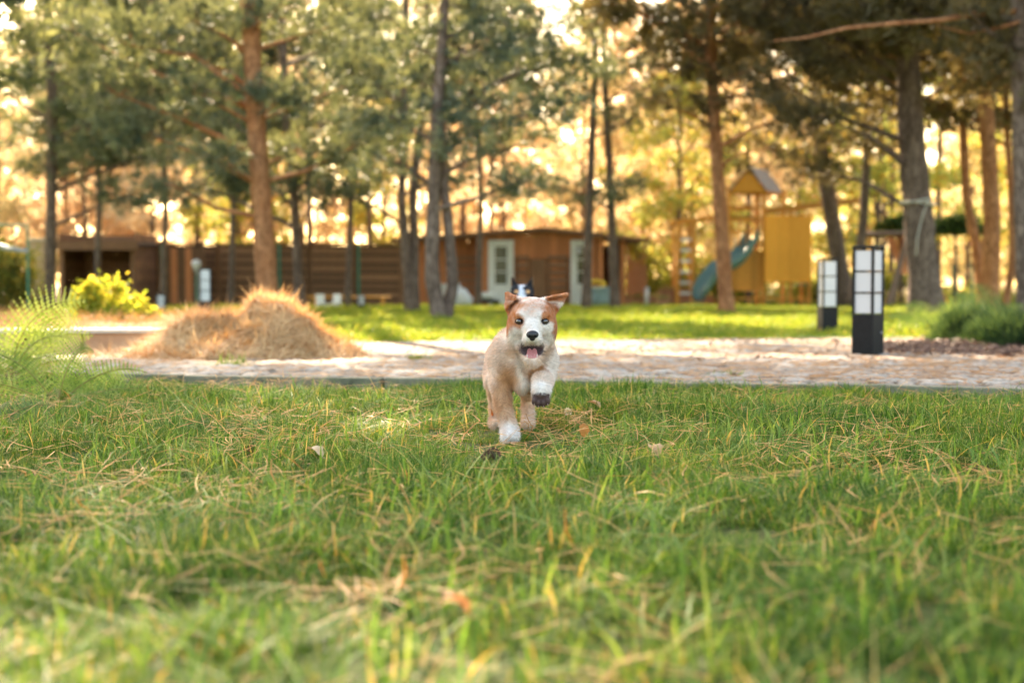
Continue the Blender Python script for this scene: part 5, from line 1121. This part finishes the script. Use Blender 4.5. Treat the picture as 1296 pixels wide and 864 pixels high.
    for i in range(nu + 1):
        t = i/nu; c = np.array((x, -.026 - .062*t, .285 - .022*t - .004*t*t)); wd = .0265*(1 - max(0, t - .72)**2*9.5) if t < .99 else .006
        for j in range(nv):
            u = j/(nv - 1)*2 - 1; T.append(c + np.array((wd*u, 0, .0045*(1 - u*u) - .003*math.exp(-(u*5)**2))))
    F = [(i*nv + j, (i + 1)*nv + j, (i + 1)*nv + j + 1, i*nv + j + 1) for i in range(nu) for j in range(nv - 1)]
    tm = MB().add(T, F).build('tongue', M['tongue'], root, True); so = tm.modifiers.new('thick', 'SOLIDIFY'); so.thickness = .005; so.offset = -1
    for s in (-1, 1):
        MB().tube([(x + s*.0145, -.096, .308), (x + s*.0148, -.097, .2985)], [.0024, .0005], 7).build('tooth', M['tooth'], root, True); MB().tube([(x + s*.0145, -.082, .262), (x + s*.0150, -.083, .2710)], [.0019, .0005], 7).build('tooth', M['tooth'], root, True)
    # pads of the lifted paw
    MB().ball((.057, -.0835, .152), (.0150, .0050, .0120), 14, 10).build('paw_pad', M['pad'], root, True)
    for i, dx in enumerate((-.020, -.0075, .0075, .020)): MB().ball((.057 + dx, -.0865, .1335 - (.006 if i in (1, 2) else 0)), (.0058, .0040, .0072), 10, 8).build('toe_pad', M['pad'], root, True)
    for fx, fy, fz, c4 in ((-.034, -.047, .018, (-.019, -.007, .006, .018)), (.057, -.0885, .1225, (-.020, -.0075, .0075, .020))):
        for i, dx in enumerate(c4): zz = fz - ((.006 if i in (1, 2) else 0) if fx > 0 else 0); MB().tube([(fx + dx, fy + .004, zz + .002), (fx + dx, fy - .002, zz - .003)], [.0018, .0005], 6).build('claw', M['claw'], root, True)
    for s in (-1, 1):
        for k in range(5):
            a = np.array((x + s*(.018 + .003*k), -.098 + .004*k, .320 - .003*(k % 3))); MB().tube([a, a + np.array((s*.016, -.006, -.002 + .003*(k - 2))), a + np.array((s*.034, -.004, -.012 + .006*(k - 2)))], [.0004, .0003, .0001], 4).build('whisker', M['tooth'], root)
    return root
m = NT('dog_coat'); f = m.noise(m.coord('Object', (1, 1, 1)), 260, 3); m.bsdf(m.attr(), 0.85, m.bump(f, 0.5, 0.002), 0.15, Subsurface_Weight=0.0); M['coat'] = m.m
M['fur'] = leaf_mat('dog_fur', .25, .7, tboost=(1, .95, .88, 1), spec=.2)
m = NT('dog_eye'); tc = m.n('ShaderNodeTexCoord')
m.bsdf((0.022, 0.012, 0.010, 1), 0.05, None, 0.7, Coat_Weight=1.0); M['eye'] = m.m
M['nose'] = plain_mat('nose_leather', (0.012, 0.011, 0.012, 1), (0.03, 0.027, 0.028, 1), 400, 0.38, 0.5, bdist=.0006, spec=.5)
M['nostril'] = plain_mat('nostril_black', (0.003, 0.003, 0.003, 1), (0.005, 0.005, 0.005, 1), 10, 0.8, 0)
M['tongue'] = plain_mat('wet_tongue', (0.56, 0.19, 0.19, 1), (0.68, 0.28, 0.27, 1), 120, 0.35, 0.25, bdist=.001, spec=.5)
M['tooth'] = plain_mat('tooth_white', (0.72, 0.68, 0.6, 1), (0.8, 0.76, 0.68, 1), 20, 0.35, 0)
M['pad'] = plain_mat('paw_pad', (0.06, 0.035, 0.03, 1), (0.12, 0.07, 0.06, 1), 300, 0.65, 0.5, bdist=.0008)
M['claw'] = plain_mat('claw', (0.25, 0.17, 0.12, 1), (0.4, 0.3, 0.22, 1), 50, 0.4, 0)
FOLLOW = 1
puppy('running_puppy', 'cream puppy with rust patches and open mouth running towards the camera', (at(660, 500, 4.28)[0], 4.28, .004), 0, 'red', .0026, 110000)
puppy('following_puppy', 'black and white puppy with tan brow spots running behind the cream one', (.097, 9.0, .018), 0, 'black', .0045, 16000, mirror=True, scale=1.05)
